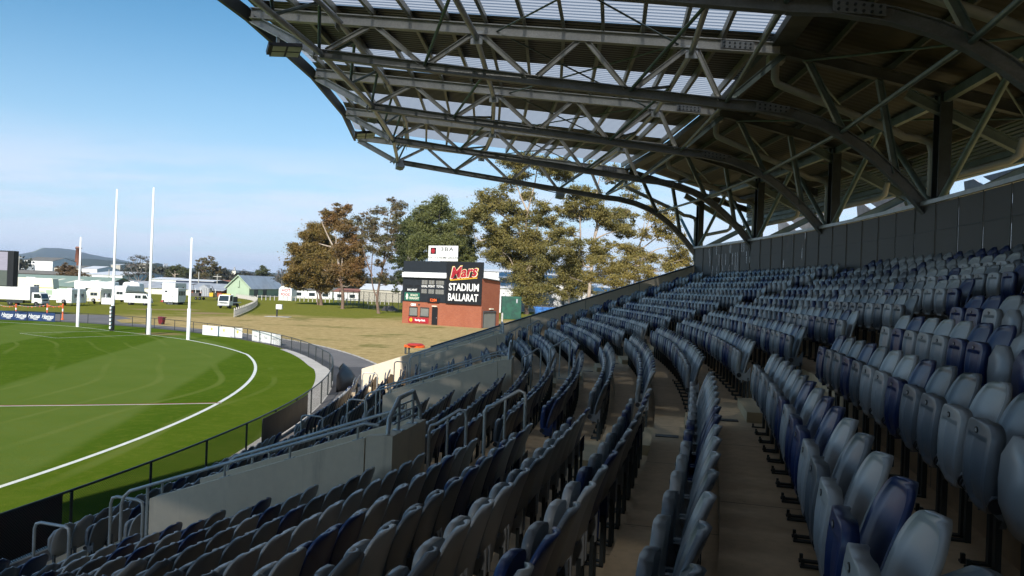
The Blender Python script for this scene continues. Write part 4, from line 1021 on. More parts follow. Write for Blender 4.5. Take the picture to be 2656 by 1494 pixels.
# bollards with bunting behind the navy banner
bp = [G(-20, 817), G(24, 820), G(106, 822.5), G(160, 829)]
for i, p in enumerate(bp):
    p = p+Vector((0, 1.2, 0)) if i < 3 else G(162, 829)
    h = [1.25, 1.35, 1.5, 1.75][i]
    lb = ['', 'orange and white bollard behind the left end of the navy banner', 'orange and white bollard behind the right half of the navy banner', 'tall red bollard at the right end of the flag line'][i]
    if i == 0: bp[0] = p; continue
    t = thing('bollard', lb, 'bollard', p, group='bollards holding the flag line')
    m = MB(); m.lathe([(.18, 0), (.16, .1), (.075, .13), (.07, h)], 12); m.lathe([(.085, h*.55), (.085, h*.72)], 12, (0, 0, 0), 1); m.lathe([(.1, h), (.1, h+.06), (.04, h+.1)], 12); m.build('body', [M['orange'], M['white']], t)
    bp[i] = p
t = thing('bunting', 'line of small red flags strung between orange bollards', 'bunting', bp[1])
ropem = MB(); nf = 0
for i, (ha, hb_) in enumerate(((1.2, 1.3), (1.3, 1.45), (1.45, 1.7))):
    a_, b_ = bp[i]+Vector((0, 0, ha)), bp[i+1]+Vector((0, 0, hb_)); pts = [a_.lerp(b_, j/8)-Vector((0, 0, .18*math.sin(pi*j/8))) for j in range(9)]
    ropem.tube(pts, .012, 4)
    for j in range(1, 8):
        p = pts[j]; sz = random.uniform(.07, .15); yw = random.uniform(-.6, .6); c_, s_ = math.cos(yw), math.sin(yw)
        m = MB(); m.add([p+Vector((-sz*c_, -sz*s_, 0)), p+Vector((sz*c_, sz*s_, 0)), p+Vector((random.uniform(-.1, .1), 0, -sz*1.7))], [(0,1,2)]); m.build('flag', M['orange'] if nf % 3 else M['red'], t, True); nf += 1
ropem.build('rope', M['white'], t, True)
# video screen
pr = W(36, 744, 92); zt_ = W(38.7, 651, 92).z; zb_ = pr.z
t = thing('video_screen', 'large black framed video screen at the left edge of the photograph', 'video screen', (pr.x-4.5, pr.y, 0), rad(-3))
m = MB(); m.box(-5.0, 4.5, 0, .9, zb_, zt_); m.build('frame', M['black'], t, bevel=.04)
def screen_mat():
    m, tt, b = newmat('screen_picture'); x = tt.xyz(tt.obj()); z = tt.ramp(x[2], zb_+1.55+.35, zb_+1.6+.45)
    st = tt.noise(tt.vec(x[0], tt.math('MULTIPLY', x[2], 5.), 0.), .8, 3.)
    c = tt.mix(z, tt.mix(st, (.10,.13,.105), (.15,.18,.14)), tt.mix(st, (.40,.38,.47), (.58,.55,.66)))
    b.inputs['Base Color'].default_value = (.02, .02, .02, 1); tt.lk(c, b.inputs['Emission Color']); b.inputs['Emission Strength'].default_value = .75; b.inputs['Roughness'].default_value = .4; return m
m = MB(); m.box(-4.9, 3.75, -.02, -.002, zb_+.1, zt_-.14); m.build('display', screen_mat(), t)
for x in (-3.8, -2.6): m = MB(); m.box(x, x+.3, .3, .6, 0, zb_+.05); m.build('post', M['dark'], t)
# ================================================================== VEHICLES (local x = forward, y = left)
def wheel(par, x, y, r, w=.22, name='wheel'):
    m = MB(); m.lathe([(r*.62, -w/2), (r*.95, -w/2), (r, -w/4), (r, w/4), (r*.95, w/2), (r*.62, w/2)], 18, M=T(x, y, r)@Matrix.Rotation(pi/2, 4, 'X')); wl = m.build(name, M['rubber'], par)
    m = MB(); s_ = 1 if y > 0 else -1; m.disc((x, y+s_*.01, r), r*.6, w*.9, 'y', 14); m.disc((x, y+s_*w*.42, r), r*.2, w*.4, 'y', 10); m.build('rim', M['chrome'], wl)
def win(par, x0, x1, z0, z1, y, fr=M['greyp'], axis='y', nm='window', mullion=0):
    m = MB(); g = .015
    if axis == 'y':
        s_ = 1 if y > 0 else -1; m.box(x0, x1, min(y, y+s_*.02), max(y, y+s_*.02), z0, z1, 0); a, b = sorted((y+s_*.021, y+s_*.026)); m.box(x0+.05, x1-.05, a, b, z0+.05, z1-.05, 1)
        for i in range(mullion): xx = x0+(x1-x0)*(i+1)/(mullion+1); m.box(xx-.025, xx+.025, min(y, y+s_*.035), max(y, y+s_*.035), z0, z1, 0)
    else:
        s_ = axis; a, b = sorted((y, y+s_*.02)); m.box(a, b, x0, x1, z0, z1, 0); a, b = sorted((y+s_*.021, y+s_*.026)); m.box(a, b, x0+.05, x1-.05, z0+.05, z1-.05, 1)
        for i in range(mullion): xx = x0+(x1-x0)*(i+1)/(mullion+1); a, b = sorted((y, y+s_*.035)); m.box(a, b, xx-.025, xx+.025, z0, z1, 0)
    return m.build(nm, [fr, M['glass']], par)
# box truck
tk = thing('box_truck', 'white box truck parked side on at the left edge, cab facing right', 'truck', G(71, 794.5)+Vector((0, 1.0, 0)), rad(-4))
def cab(par, x, w, zt, zb, L, mt=M['white']):
    m = MB(); m.prism([(x-L, zb), (x-.12, zb), (x, zb+.15), (x, zb+.72), (x-.30, zt-.12), (x-.42, zt), (x-L, zt)], -w/2, w/2); b = m.build('cab', mt, par, bevel=.05)
    m = MB(); s0 = Vector((x+.012, 0, zb+.78)); s1 = Vector((x-.285, 0, zt-.16))
    m.hexa([s0+Vector((0, -w*.44, 0)), s0+Vector((0, w*.44, 0)), s0+Vector((-.05, w*.44, 0)), s0+Vector((-.05, -w*.44, 0))], [s1+Vector((.014, -w*.40, 0)), s1+Vector((.014, w*.40, 0)), s1+Vector((-.04, w*.40, 0)), s1+Vector((-.04, -w*.40, 0))]); m.build('windscreen', M['glass'], par)
    for s_ in (-1, 1):
        m = MB(); y = s_*(w/2+.004); z0, z1 = zb+.78, zt-.18
        m.add([(x-.18, y, z0), (x-.40, y, z1), (x-L+.35, y, z1), (x-L+.35, y, z0)], [(0,1,2,3)]); m.build('side_window', M['glass'], par)
        m = MB(); m.box(x-.02, x+.012, s_*w*.38-.14, s_*w*.38+.14, zb+.36, zb+.54); m.build('headlight', M['chrome'], par)
        m = MB(); m.tube([(x-.25, s_*w*.5, zb+.9), (x-.1, s_*(w*.5+.2), zb+1.0)], .015, 5); m.box(x-.12, x-.06, s_*(w*.5+.22)-.09, s_*(w*.5+.22)+.09, zb+.85, zb+1.2); m.build('mirror', M['black'], par)
    m = MB(); m.box(x+.002, x+.016, -w*.30, w*.30, zb+.34, zb+.56); m.build('grille', M['dark'], par)
    m = MB(); m.box(x-.25, x+.09, -w/2-.02, w/2+.02, zb-.08, zb+.17); m.build('bumper', M['greyp'] if mt is M['white'] else mt, par, bevel=.02)
    return b
cab(tk, 2.25, 1.75, 2.15, .52, 1.65)
m = MB(); m.box(-5.6, .42, -1.05, 1.05, .95, 3.05); m.build('cargo_box', M['white'], tk, bevel=.04)
m = MB(); m.box(.425, .435, -.98, .98, 1.0, 3.0); m.build('box_front_shade', M['greyp'], tk)  # grey sheet paints the shade on the box end turned from the sun
m = MB(); m.box(-5.4, 2.0, -.38, .38, .50, .72); m.box(-3.4, -.8, -.9, -.45, .45, .9); m.build('chassis', M['dark'], tk)
for x in (1.35, -2.9): wheel(tk, x, -.78, .40); wheel(tk, x, .78, .40)
def caravan(label, loc, yaw, L, w, h, mt, rearwin=True, spare=True, sidewins=((.25, .45), (.6, .75)), door=.82, rnd=.35, zf=.45, group='caravans and vans parked on the grass', name='caravan'):
    t = thing(name, label, 'caravan', loc, yaw, group)
    r = rnd; x0, x1 = -L/2, L/2
    m = MB(); m.prism([(x0, zf), (x1, zf), (x1+.12, zf+.9), (x1-.12, h-r*.5), (x1-r-.1, h), (x0+r, h), (x0+r*.3, h-r*.3), (x0, h-r)], -w/2, w/2); m.build('body', mt, t, bevel=.06)
    if rearwin: win(t, -w*.27, w*.25, zf+1.05, zf+1.62, x0-.002, axis=-1, mullion=1)
    if spare:
        m = MB(); m.lathe([(.12, -.1), (.30, -.1), (.31, .1), (.12, .1)], 16, M=T(x0-.15, -w*.02, zf+.28)@Matrix.Rotation(pi/2, 4, 'Y')); sp = m.build('spare_wheel', M['rubber'], t); m = MB(); m.disc((x0-.26, -w*.02, zf+.28), .15, .02, 'x'); m.build('rim', M['chrome'], sp)
    for s_ in (-1, 1):
        m = MB(); m.box(x0-.03, x0-.002, s_*w*.40-.12, s_*w*.40+.12, zf+.38, zf+.48); m.build('tail_light', M['red'], t)
        for a, b in sidewins: win(t, x0+L*a, x0+L*b, zf+.85, zf+1.5, s_*(w/2+.002), mullion=1)
        wheel(t, -.05, s_*(w/2-.22), .33, .2)
    if door: m = MB(); m.box(x0+L*door-.32, x0+L*door+.32, -w/2-.02, -w/2-.002, zf+.1, zf+1.85); d = m.build('door', M['cream'], t); m = MB(); m.box(x0+L*door-.28, x0+L*door-.22, -w/2-.05, -w/2-.022, zf+.9, zf+1.05); m.build('handle', M['dark'], d)
    m = MB(); m.tube([(x1+.1, -.5, zf), (x1+1.1, 0, zf)], .04, 6); m.tube([(x1+.1, .5, zf), (x1+1.1, 0, zf)], .04, 6); m.tube([(x1+.9, 0, zf), (x1+.9, 0, .06)], .035, 6); m.build('drawbar', M['dark'], t)
    m = MB(); m.box(x0+L*.35, x0+L*.55, -.35, .35, h+.001, h+.14); m.build('roof_hatch', M['white'], t)
    for x in (x0+.25, x1-.2):
        for s_ in (-.4, .4): m = MB(); m.box(x-.03, x+.03, w*s_-.03, w*s_+.03, .04, zf); m.box(x-.12, x+.12, w*s_-.12, w*s_+.12, 0, .04); m.build('stabiliser_leg', M['dark'], t)
    return t
def rear_at(px, py, L, yaw, w): p = G(px, py); return p+Vector((math.cos(yaw), math.sin(yaw), 0))*L/2
y1 = rad(92)
caravan('white caravan with spare wheel on its blank rear, nearest of the row', rear_at(165, 793, 4.6, y1, 2.3), y1, 4.6, 2.45, 2.75, M['white'], rearwin=False, sidewins=((.18, .33), (.62, .8)), rnd=.12)
caravan('cream caravan with wide rear window and spare wheel, right of the blank one', rear_at(242, 789, 4.6, y1, 2.2), y1, 4.6, 2.35, 2.75, M['cream'], rnd=.5)
caravan('white caravan with slatted rear vents, partly behind the goal post', rear_at(309, 784, 5.2, rad(86), 2.3), rad(86), 5.2, 2.5, 3.2, M['white'], rearwin=True, spare=False, rnd=.6)
D_ = caravan('long cream caravan with a yellow stripe standing behind the box truck', W(68, 766, 176)*Vector((1, 1, 0)) if False else Vector((W(86, 766, 168).x, 168, 0)), rad(4), 9.5, 2.5, 3.9, M['cream'], rearwin=False, spare=False, sidewins=((.58, .70),), door=0, rnd=.2, zf=.9)
m = MB(); m.box(-4.7, 4.7, -1.262, -1.252, 1.75, 1.87); m.build('stripe', M['yellow'], D_)
caravan('long white static van behind the two near caravans', Vector((W(251, 760, 162).x, 162, 0)), rad(3), 8.2, 2.5, 3.7, M['white'], rearwin=False, spare=False, sidewins=((.28, .42), (.72, .82)), door=0, rnd=.15, zf=.8)
caravan('small white van body with a flat top behind the campervan', Vector((W(346, 760, 156).x, 156, 0)), rad(3), 3.4, 2.3, 3.9, M['white'], rearwin=False, spare=False, sidewins=(), door=0, rnd=.5, zf=.7)
# campervan
cv = thing('campervan', 'white campervan seen from the side with a loaded roof rack', 'van', G(352, 791.5)+Vector((0, .9, 0)), rad(8))
m = MB(); m.prism([(-2.15, .42), (1.95, .38), (2.2, .55), (2.22, 1.0), (1.62, 1.95), (1.35, 2.08), (-1.95, 2.08), (-2.2, 1.85)], -.85, .85); m.build('body', M['white'], cv, bevel=.07)
for s_ in (-1, 1):
    y = s_*.856
    m = MB(); m.add([(1.9, y, 1.18), (1.5, y, 1.82), (.95, y, 1.82), (.95, y, 1.18)], [(0,1,2,3)]); m.build('side_window', M['glass'], cv)
    win(cv, -.35, .7, 1.2, 1.8, s_*.852, mullion=1)
    wheel(cv, 1.35, s_*.72, .34); wheel(cv, -1.2, s_*.72, .34)
m = MB(); m.hexa([(2.215,-.75,1.06),(2.215,.75,1.06),(2.19,.75,1.06),(2.19,-.75,1.06)], [(1.70,-.68,1.86),(1.70,.68,1.86),(1.66,.68,1.86),(1.66,-.68,1.86)]); m.build('windscreen', M['glass'], cv)
m = MB(); m.box(2.15, 2.3, -.85, .85, .42, .62); m.build('bumper', M['greyp'], cv)
m = MB(); m.box(-2.0, 1.45, -.8, .8, 2.12, 2.2); m.tube([(-2.1, -.75, 2.28), (1.5, -.75, 2.28)], .05, 6); m.tube([(-2.1, .75, 2.28), (1.5, .75, 2.28)], .05, 6); m.build('roof_rack', M['dgreen'], cv)
m = MB(); m.hexa([(-1.9,-.6,2.3),(1.3,-.7,2.3),(1.3,.7,2.3),(-1.9,.6,2.3)], [(-1.7,-.5,2.52),(1.0,-.5,2.46),(1.0,.5,2.46),(-1.7,.5,2.55)]); m.build('canoe_load', M['dgreen'], cv, bevel=.06)
# portable cabins
t = thing('portable_cabin', 'white portable cabin with a rear door, steps and a row of side windows', 'cabin', G(443, 790)+Vector((0, 2.4, 0)), pi/2, 'portable cabins on the grass')
m = MB(); m.box(-2.4, .9, -1.3, 1.3, .45, 3.15); m.build('body', M['white'], t, bevel=.05)
m = MB(); m.box(-2.43, -2.402, -.45, .35, .65, 2.6); d = m.build('door', M['white'], t); m = MB(); m.box(-2.47, -2.432, -.3, -.2, 1.5, 1.7); m.build('handle', M['dark'], d)
win(t, .75, 1.2, 2.35, 2.65, -2.405, fr=M['black'], axis=-1)
for i in range(4): win(t, -2.0+i*.7, -1.5+i*.7, 1.75, 2.6, -1.303, fr=M['dark'])
m = MB()
for z in (.12, .32, .5): m.box(-2.95+z*.8, -2.55+z*.4, -.4, .3, z, z+.04)
m.box(-2.9, -2.45, -.42, -.38, 0, .6); m.box(-2.9, -2.45, .28, .32, 0, .6); m.build('steps', M['galv'], t)
for x in (-1.9, .4): m = MB(); m.box(x-.1, x+.1, -1.1, 1.1, 0, .45); m.build('support', M['dark'], t)
t = thing('portable_cabin', 'taller white cabin standing just behind the one with the steps', 'cabin', Vector((-68.5, 154.5, 0)), pi/2, 'portable cabins on the grass')
m = MB(); m.box(-2.6, 2.6, -1.3, 1.3, .6, 4.1); m.build('body', M['white'], t, bevel=.05); win(t, -1.9, -1.3, 2.4, 3.3, -1.303, fr=M['dark']); win(t, .8, 1.4, 2.4, 3.3, -1.303, fr=M['dark'])
m = MB(); m.box(-2.2, 2.2, -1.2, 1.2, 0, .6); m.build('support', M['dark'], t)
t = thing('traffic_cone_pile', 'small red and white cone beside the portable cabin', 'cone', G(422, 783)); m = MB(); m.box(-.4, .4, -.4, .4, 0, .08); m.lathe([(.34, .08), (.2, .4), (.2, .55), (.06, .95)], 12); m.lathe([(.215, .38), (.2, .58)], 12, (0, 0, 0), 1); m.build('cone', [M['red'], M['white']], t)
# tray truck
tt_ = thing('tray_truck', 'white tray truck facing the camera on the grass', 'truck', G(578, 800)+Vector((.2, 2.6, 0)), rad(-93))
cab(tt_, 2.6, 2.1, 2.45, .55, 1.7)
m = MB(); m.box(-2.6, .8, -1.1, 1.1, .95, 1.1); m.box(.75, .85, -1.0, 1.0, 1.1, 2.5); m.build('tray', M['white'], tt_)
m = MB(); m.box(-2.5, 1.4, -.4, .4, .45, .94); m.build('chassis', M['dark'], tt_)
m = MB(); m.box(1.2, 1.5, -.75, .75, 2.47, 2.62); m.build('light_bar', M['yellow'], tt_); m = MB(); m.box(-1.4, .7, -.9, .9, 1.1, 2.1); m.build('tool_box', M['dark'], tt_)
for x in (1.75, -1.5): wheel(tt_, x, -.88, .42, .25); wheel(tt_, x, .88, .42, .25)
# machinery trailer
t = thing('machinery_trailer', 'flatbed trailer carrying grey steel machinery behind the tray truck', 'trailer', G(530, 778), rad(-6))
m = MB(); m.box(-3.4, 2.6, -1.0, 1.0, .75, .9); m.box(2.6, 3.6, -.1, .1, .75, .85); m.build('bed', M['rust'], t)
for x in (-1.6, -.7): wheel(t, x, -.95, .33); wheel(t, x, .95, .33)
m = MB(); m.box(-.4, 1.5, -.7, .7, .91, 2.9); m.build('steel_cabinet', M['greyp'], t, bevel=.03)
for x in (-.05, .4, .85, 1.3): m = MB(); m.box(x-.02, x+.02, -.76, -.702, .95, 2.85); m.build('rib', M['dark'], t)
m = MB(); m.tube([(-2.9, 0, .9), (-2.9, 0, 3.6)], .05, 6); m.tube([(3.0, -.3, .85), (1.8, 0, 3.4)], .06, 6); m.tube([(3.0, .3, .85), (1.8, 0, 3.4)], .06, 6); m.box(1.6, 2.5, -.8, .8, .91, 1.8, 1); m.box(-3.2, -1.0, -.8, .8, .91, 1.6); m.build('machinery', [M['rust'], M['yellow']], t)
# sign panel and water tank between the caravans
t = thing('display_sign', 'low white display sign with green and red pictures beside the blank caravan', 'sign', G(137, 779), rad(4))
m = MB(); m.box(-1.5, 1.5, -.04, .04, .1, 2.1); m.build('panel', M['white'], t); m = MB(); m.box(-1.3, -.1, -.06, -.042, 1.05, 1.95, 0); m.box(.75, 1.25, -.06, -.042, .3, 1.75, 1); m.build('picture', [M['gwall'], M['red']], t)
for x in (-1.3, 1.3): m = MB(); m.box(x-.05, x+.05, .042, .12, 0, 2.0); m.build('post', M['wood'], t)
t = thing('storage_chest', 'low white chest with a gas bottle on top beside the tall goal post', 'chest', G(279, 790))
m = MB(); m.box(-.85, .85, -.5, .5, .05, 1.2); m.build('chest', M['white'], t, bevel=.03); m = MB(); m.lathe([(.16, 1.2), (.17, 1.6), (.12, 1.8), (.05, 1.85), (.05, 1.95)], 12, (-.35, 0, 0)); m.build('gas_bottle', M['greyp'], t)
# ================================================================== BUILDINGS
def gable(name, label, cat, corner, yaw, Lx, Ly, hw, hr, axis, wall, roofm, over=.35, base=-.4):
    t = thing(name, label, cat, corner, yaw)
    m = MB()
    if axis == 'y': m.prism([(0, base), (Lx, base), (Lx, hw), (Lx/2, hr), (0, hw)], 0, Ly)
    else: m.prismx([(0, base), (Ly, base), (Ly, hw), (Ly/2, hr), (0, hw)], 0, Lx)
    m.build('wall', wall, t)
    if axis == 'y':
        for s_ in (0, 1):
            m = MB(); sl_ = (hr-hw)/(Lx/2); xe = -over if s_ == 0 else Lx+over; ze = hw-over*sl_
            m.prism([(xe, ze+.03), (Lx/2, hr+.03), (Lx/2, hr+.13), (xe, ze+.13)], -over, Ly+over); m.build('roof', roofm, t)
    else:
        for s_ in (0, 1):
            m = MB(); sl_ = (hr-hw)/(Ly/2); ye = -over if s_ == 0 else Ly+over; ze = hw-over*sl_
            m.prismx([(ye, ze+.03), (Ly/2, hr+.03), (Ly/2, hr+.13), (ye, ze+.13)], -over, Lx+over); m.build('roof', roofm, t)
    return t
# long sage green shed
e1 = W(292, 749, 178); r1_ = W(313.5, 723, 189); e0 = W(-140, 732, 178)
gs = gable('long_shed', 'long low shed with sage green roof and pale skylights behind the caravans', 'shed', Vector((e0.x, 178, 0)), rad(2), r1_.x-e0.x, 22, e1.z+.1, r1_.z+.1, 'x', M['gwall'], M['groof'])
for px in (52, 99, 137.5, 184, 230, 268):
    xx = W(px, 738, 183).x-e0.x; sl_ = (r1_.z-e1.z)/11; m = MB()
    m.add([(xx-1.1, 3.4, e1.z+.1+sl_*3.4+.14), (xx-.1, 3.4, e1.z+.1+sl_*3.4+.14), (xx+1.5, 7.6, e1.z+.1+sl_*7.6+.14), (xx+.5, 7.6, e1.z+.1+sl_*7.6+.14)], [(0,1,2,3)]); m.build('skylight', M['cream'], gs)
m = MB(); Lx = r1_.x-e0.x; m.add([(Lx+.012, .3, .2), (Lx+.012, 21.7, .2), (Lx+.012, 21.7, e1.z), (Lx+.012, 11, r1_.z-.1), (Lx+.012, .3, e1.z)], [(0,1,2,3,4)]); m.build('gable_end', M['dark'], gs)
# silver roofed shed: cream part and brick part
SD = 219; c0, c1, cm = W(300, 752, SD), W(577.5, 752, SD), W(499, 752, SD); sew = W(500, 750.5, SD).z; srr = W(500, 734.5, SD+7).z
ss = gable('silver_shed', 'long cream walled shed with silver corrugated roof behind the portable cabins', 'shed', Vector((c0.x, SD, 0)), 0, cm.x-c0.x, 14, sew, srr, 'x', M['cream'], M['sroof'])
rng2 = random.Random(3)
for i in range(7): xx = 3+i*4.1; yy = rng2.uniform(1.5, 6.5); m = MB(); yy = min(yy, 5.2); sp_ = (srr-sew)/7; z_ = sew+yy*sp_+.15; m.add([(xx, yy, z_), (xx+1.2, yy, z_), (xx+1.9, yy+1.5, z_+1.5*sp_), (xx+.7, yy+1.5, z_+1.5*sp_)], [(0,1,2,3)]); m.build('roof_stain', M['lead'] if i % 2 else M['rust'], ss)
bs_ = gable('brick_shed', 'orange brick shed with silver verandah roof beside the pale green gable', 'shed', Vector((cm.x+.02, SD-.6, 0)), 0, c1.x-cm.x, 15.2, sew+.05, srr+.02, 'x', M['obrick'], M['sroof'], over=.9)
for i in range(5): m = MB(); x = 1.5+i*(c1.x-cm.x-3)/4; m.box(x-.06, x+.06, -.85, -.75, -.1, 2.1); m.build('verandah_post', M['white'], bs_)
for px in (512, 556): xx = W(px, 760, SD).x-cm.x; m = MB(); m.box(xx-.9, xx+.9, -.03, -.002, .0, 1.7); m.build('opening', M['dark'], bs_)
m = MB(); xx = W(527, 748, SD).x-cm.x; m.prism([(xx-1.9, sew+.2), (xx+1.9, sew+.2), (xx, srr-.2)], .8, 5.); m.build('roof_gablet', M['lead'], bs_)
# pale green gabled hall
g0, g1 = G(581, 770.5), G(680, 771); gx = W(631, 715, 217)
gg = gable('green_hall', 'pale green gabled hall with grey corrugated roof', 'hall', Vector((g0.x, 217, 0)), 0, g1.x-g0.x+.3, 32, W(581, 744, 217).z, gx.z, 'y', M['gwall'], M['sroof'], over=.45)
gw = g1.x-g0.x+.3
m = MB(); m.box(gw*.52-.25, gw*.52+.25, -.35, -.002, 3.0, 4.9); m.build('vent_pipe', M['gwall'], gg)
m = MB(); m.box(gw*.5, gw*.58, -.02, -.002, .0, 2.2); m.build('door', M['gwall'], gg)
m = MB(); m.prism([(-.6, W(581, 744, 217).z-.42), (gw/2, gx.z-.1), (gw/2, gx.z+.25), (-.6, W(581, 744, 217).z-.08)], -.52, -.462); m.prism([(gw+.6, W(581, 744, 217).z-.42), (gw/2, gx.z-.1), (gw/2, gx.z+.25), (gw+.6, W(581, 744, 217).z-.08)], -.52, -.462); m.build('barge_board', M['gwall'], gg)
for px in (689, 706): xx = gw+.004; m = MB(); yy = 4 if px == 689 else 12; m.box(gw+.002, gw+.03, yy, yy+3.5, 0, 2.6); m.build('side_door', M['dark'], gg)
# hot food kiosk
hx0, hx1 = W(722.5, 772, 205).x, W(756, 772, 205).x; hz = W(740, 741, 205).z
hk = thing('food_kiosk', 'white kiosk with arched front and red lettering left of the brown trees', 'kiosk', (hx0, 205, 0)); wv = hx1-hx0
hb0 = W(740, 752, 205).z
m = MB(); m.prism([(0, -.5), (wv, -.5), (wv, hb0)]+[(wv/2+wv/2*math.cos(a), hb0+(hz-hb0)*math.sin(a)) for a in [pi*i/10 for i in range(1, 10)]]+[(0, hb0)], 0, 5); m.build('wall', M['white'], hk)
text(hk, 'HOT', 1.05, M['red'], T(wv*.56, -.02, hb0-.15), bold=.03, sx=1.0, spacing=1.1); text(hk, 'FOOD', .95, M['red'], T(wv*.53, -.02, hb0-1.25), bold=.03, sx=.95, spacing=1.05)
# plain buildings by picture span, each with its own roof, windows or doors
M['rbrown'] = ribbed('brown_roof', (.20,.18,.15), (.16,.145,.125), 0, 9., .6, .1, .3)
M['rwhite'] = ribbed('white_roof', (.70,.70,.71), (.60,.60,.62), 0, 9., .5, .1, .3)
M['beige'] = mat('beige_render', (.52,.48,.40), .8)
M['tile'] = mat('roof_tile', (.30,.12,.08), .8)
M['nband'] = mat('navy_cladding', (.03,.045,.09), .6)
def pxb(name, label, cat, x0, x1, yt, D, dep, wall, roofm, yr=None, wins=0, wz0=.3, wz1=.7, base=-2.):
    p0, p1 = W(x0, yt, D), W(x1, yt, D); hw = (p0.z+p1.z)/2
    hr = W((x0+x1)/2, yr, D+dep/2).z if yr else hw+.6
    t = gable(name, label, cat, Vector((p0.x, D, 0)), 0, p1.x-p0.x, dep, hw, max(hr, hw+.3), 'x', wall, roofm, over=.3, base=base)
    L = p1.x-p0.x
    for i in range(wins):
        xx = L*(i+.5)/wins; ww = L/wins*.22; m = MB(); m.box(xx-ww, xx+ww, -.05, -.002, hw*wz0, hw*wz1); m.build('window', M['glass'], t)
    return t
pxb('warehouse', 'tall white warehouse with brown roof left of the chimney', 'warehouse', 63, 137, 676, 480, 26, M['white'], M['rbrown'], 667)
pxb('warehouse', 'small white warehouse with brown roof beside the video screen', 'warehouse', 36, 61.5, 694, 470, 24, M['white'], M['rbrown'], 683)
pxb('factory', 'white factory with striped sawtooth roof right of the chimney', 'factory', 212, 252, 697, 420, 24, M['white'], M['rwhite'], 690, wins=8)
pxb('warehouse', 'low brown roofed building behind the orange brown tree', 'warehouse', 140, 204, 695, 440, 22, M['beige'], M['rbrown'], 688)
pxb('warehouse', 'long white roofed building right of the nearest tall pole', 'warehouse', 215, 318, 713, 300, 44, M['white'], M['rwhite'], 703)
pxb('silo_block', 'square beige silo block behind the left tall goal post', 'silo', 288, 312, 687, 600, 16, M['beige'], M['rwhite'], None, wins=3)
pxb('silo_block', 'pale concrete silo block behind the bare tree', 'silo', 361, 393, 683, 560, 18, M['beige'], M['rwhite'], None, wins=4)
pxb('warehouse', 'white long building just above the silver shed roof', 'warehouse', 392, 456, 725, 262, 14, M['white'], M['rwhite'], 720)
pxb('warehouse', 'dark navy long building right of the white one above the silver roof', 'warehouse', 457, 553, 729, 258, 14, M['nband'], M['rwhite'], 725)
pxb('house', 'red roofed house left of the pale green hall roof', 'house', 556, 590, 735, 300, 12, M['beige'], M['tile'], 727, wins=3)
pxb('house', 'pale house with cream walls below the spire', 'house', 578, 612, 722, 420, 12, M['cream'], M['lead'], 715, wins=4)
pxb('grey_shed', 'long dark grey roof between the white warehouse and the sage shed', 'shed', 36, 212, 711, 320, 10, M['rust'], M['rbrown'], 703)
# white sheds behind the gum trees
w1 = pxb('white_shed', 'white shed with a dark band behind the large gum tree', 'shed', 1296, 1462, 724, 186, 24, M['wwall'], M['rwhite'], 700)
z_ = W(1330, 716, 186).z; m = MB(); xa = W(1302, 716, 185.9).x-W(1296, 724, 186).x; m.box(xa, xa+5.2, -.06, -.002, z_-1.9, z_-.4); m.build('window_band', M['lead'], w1)
pxb('white_shed', 'tall white shed just right of the score hut roof', 'shed', 1255, 1296, 704, 215, 20, M['wwall'], M['rwhite'], 699)
pxb('white_shed', 'white shed low behind the gum trees beside the end wall', 'shed', 1470, 1640, 756, 178, 20, M['wwall'], M['rwhite'], 742)
pxb('white_shed', 'low white shed with lean roof behind the green container', 'shed', 1286, 1352, 748, 172, 10, M['wwall'], M['rwhite'], 736)
pxb('white_house', 'white low building with windows behind the left brown tree', 'building', 757, 862, 753, 236, 14, M['white'], M['rbrown'], 745, wins=3)
pxb('white_house', 'white building between the brown trees with red roof edge', 'building', 866, 930, 757, 232, 14, M['white'], M['tile'], 749, wins=2)
pxb('white_house', 'pale cream building just left of the score hut', 'building', 935, 1040, 752, 228, 16, M['beige'], M['rwhite'], 738, wins=0)
# chimney
cb, ct = W(197, 700, 520), W(205.2, 640, 520)
ch = thing('brick_chimney', 'tall round red brick chimney behind the sheds', 'chimney', (ct.x-.3, 520, 0)); ch.scale = (1.28, 1.28, 1)
m = MB(); m.lathe([(2.0, -1), (1.95, 3), (1.28, ct.z-1.6), (1.55, ct.z-1.5), (1.6, ct.z-.7), (1.35, ct.z-.5), (1.35, ct.z), (1.0, ct.z)], 20); m.build('shaft', M['chim'], ch)
m = MB(); m.lathe([(1.4, 0), (1.62, .15), (1.64, .7), (1.4, .9)], 20, (0, 0, ct.z-1.45)); m.build('cap', M['rust'], ch)
# church tower
tp = W(608.5, 692, 640); t = thing('church_tower', 'small cream tower with pointed spire in the far distance', 'tower', (tp.x, 640, 0)); zt7 = W(608, 703, 640).z
m = MB(); m.box(-1.6, 1.6, -1.6, 1.6, -1, zt7); m.build('tower', M['cream'], t); m = MB(); m.lathe([(1.7, zt7), (1.2, zt7+1.2), (.25, tp.z)], 8); m.build('spire', M['lead'], t)
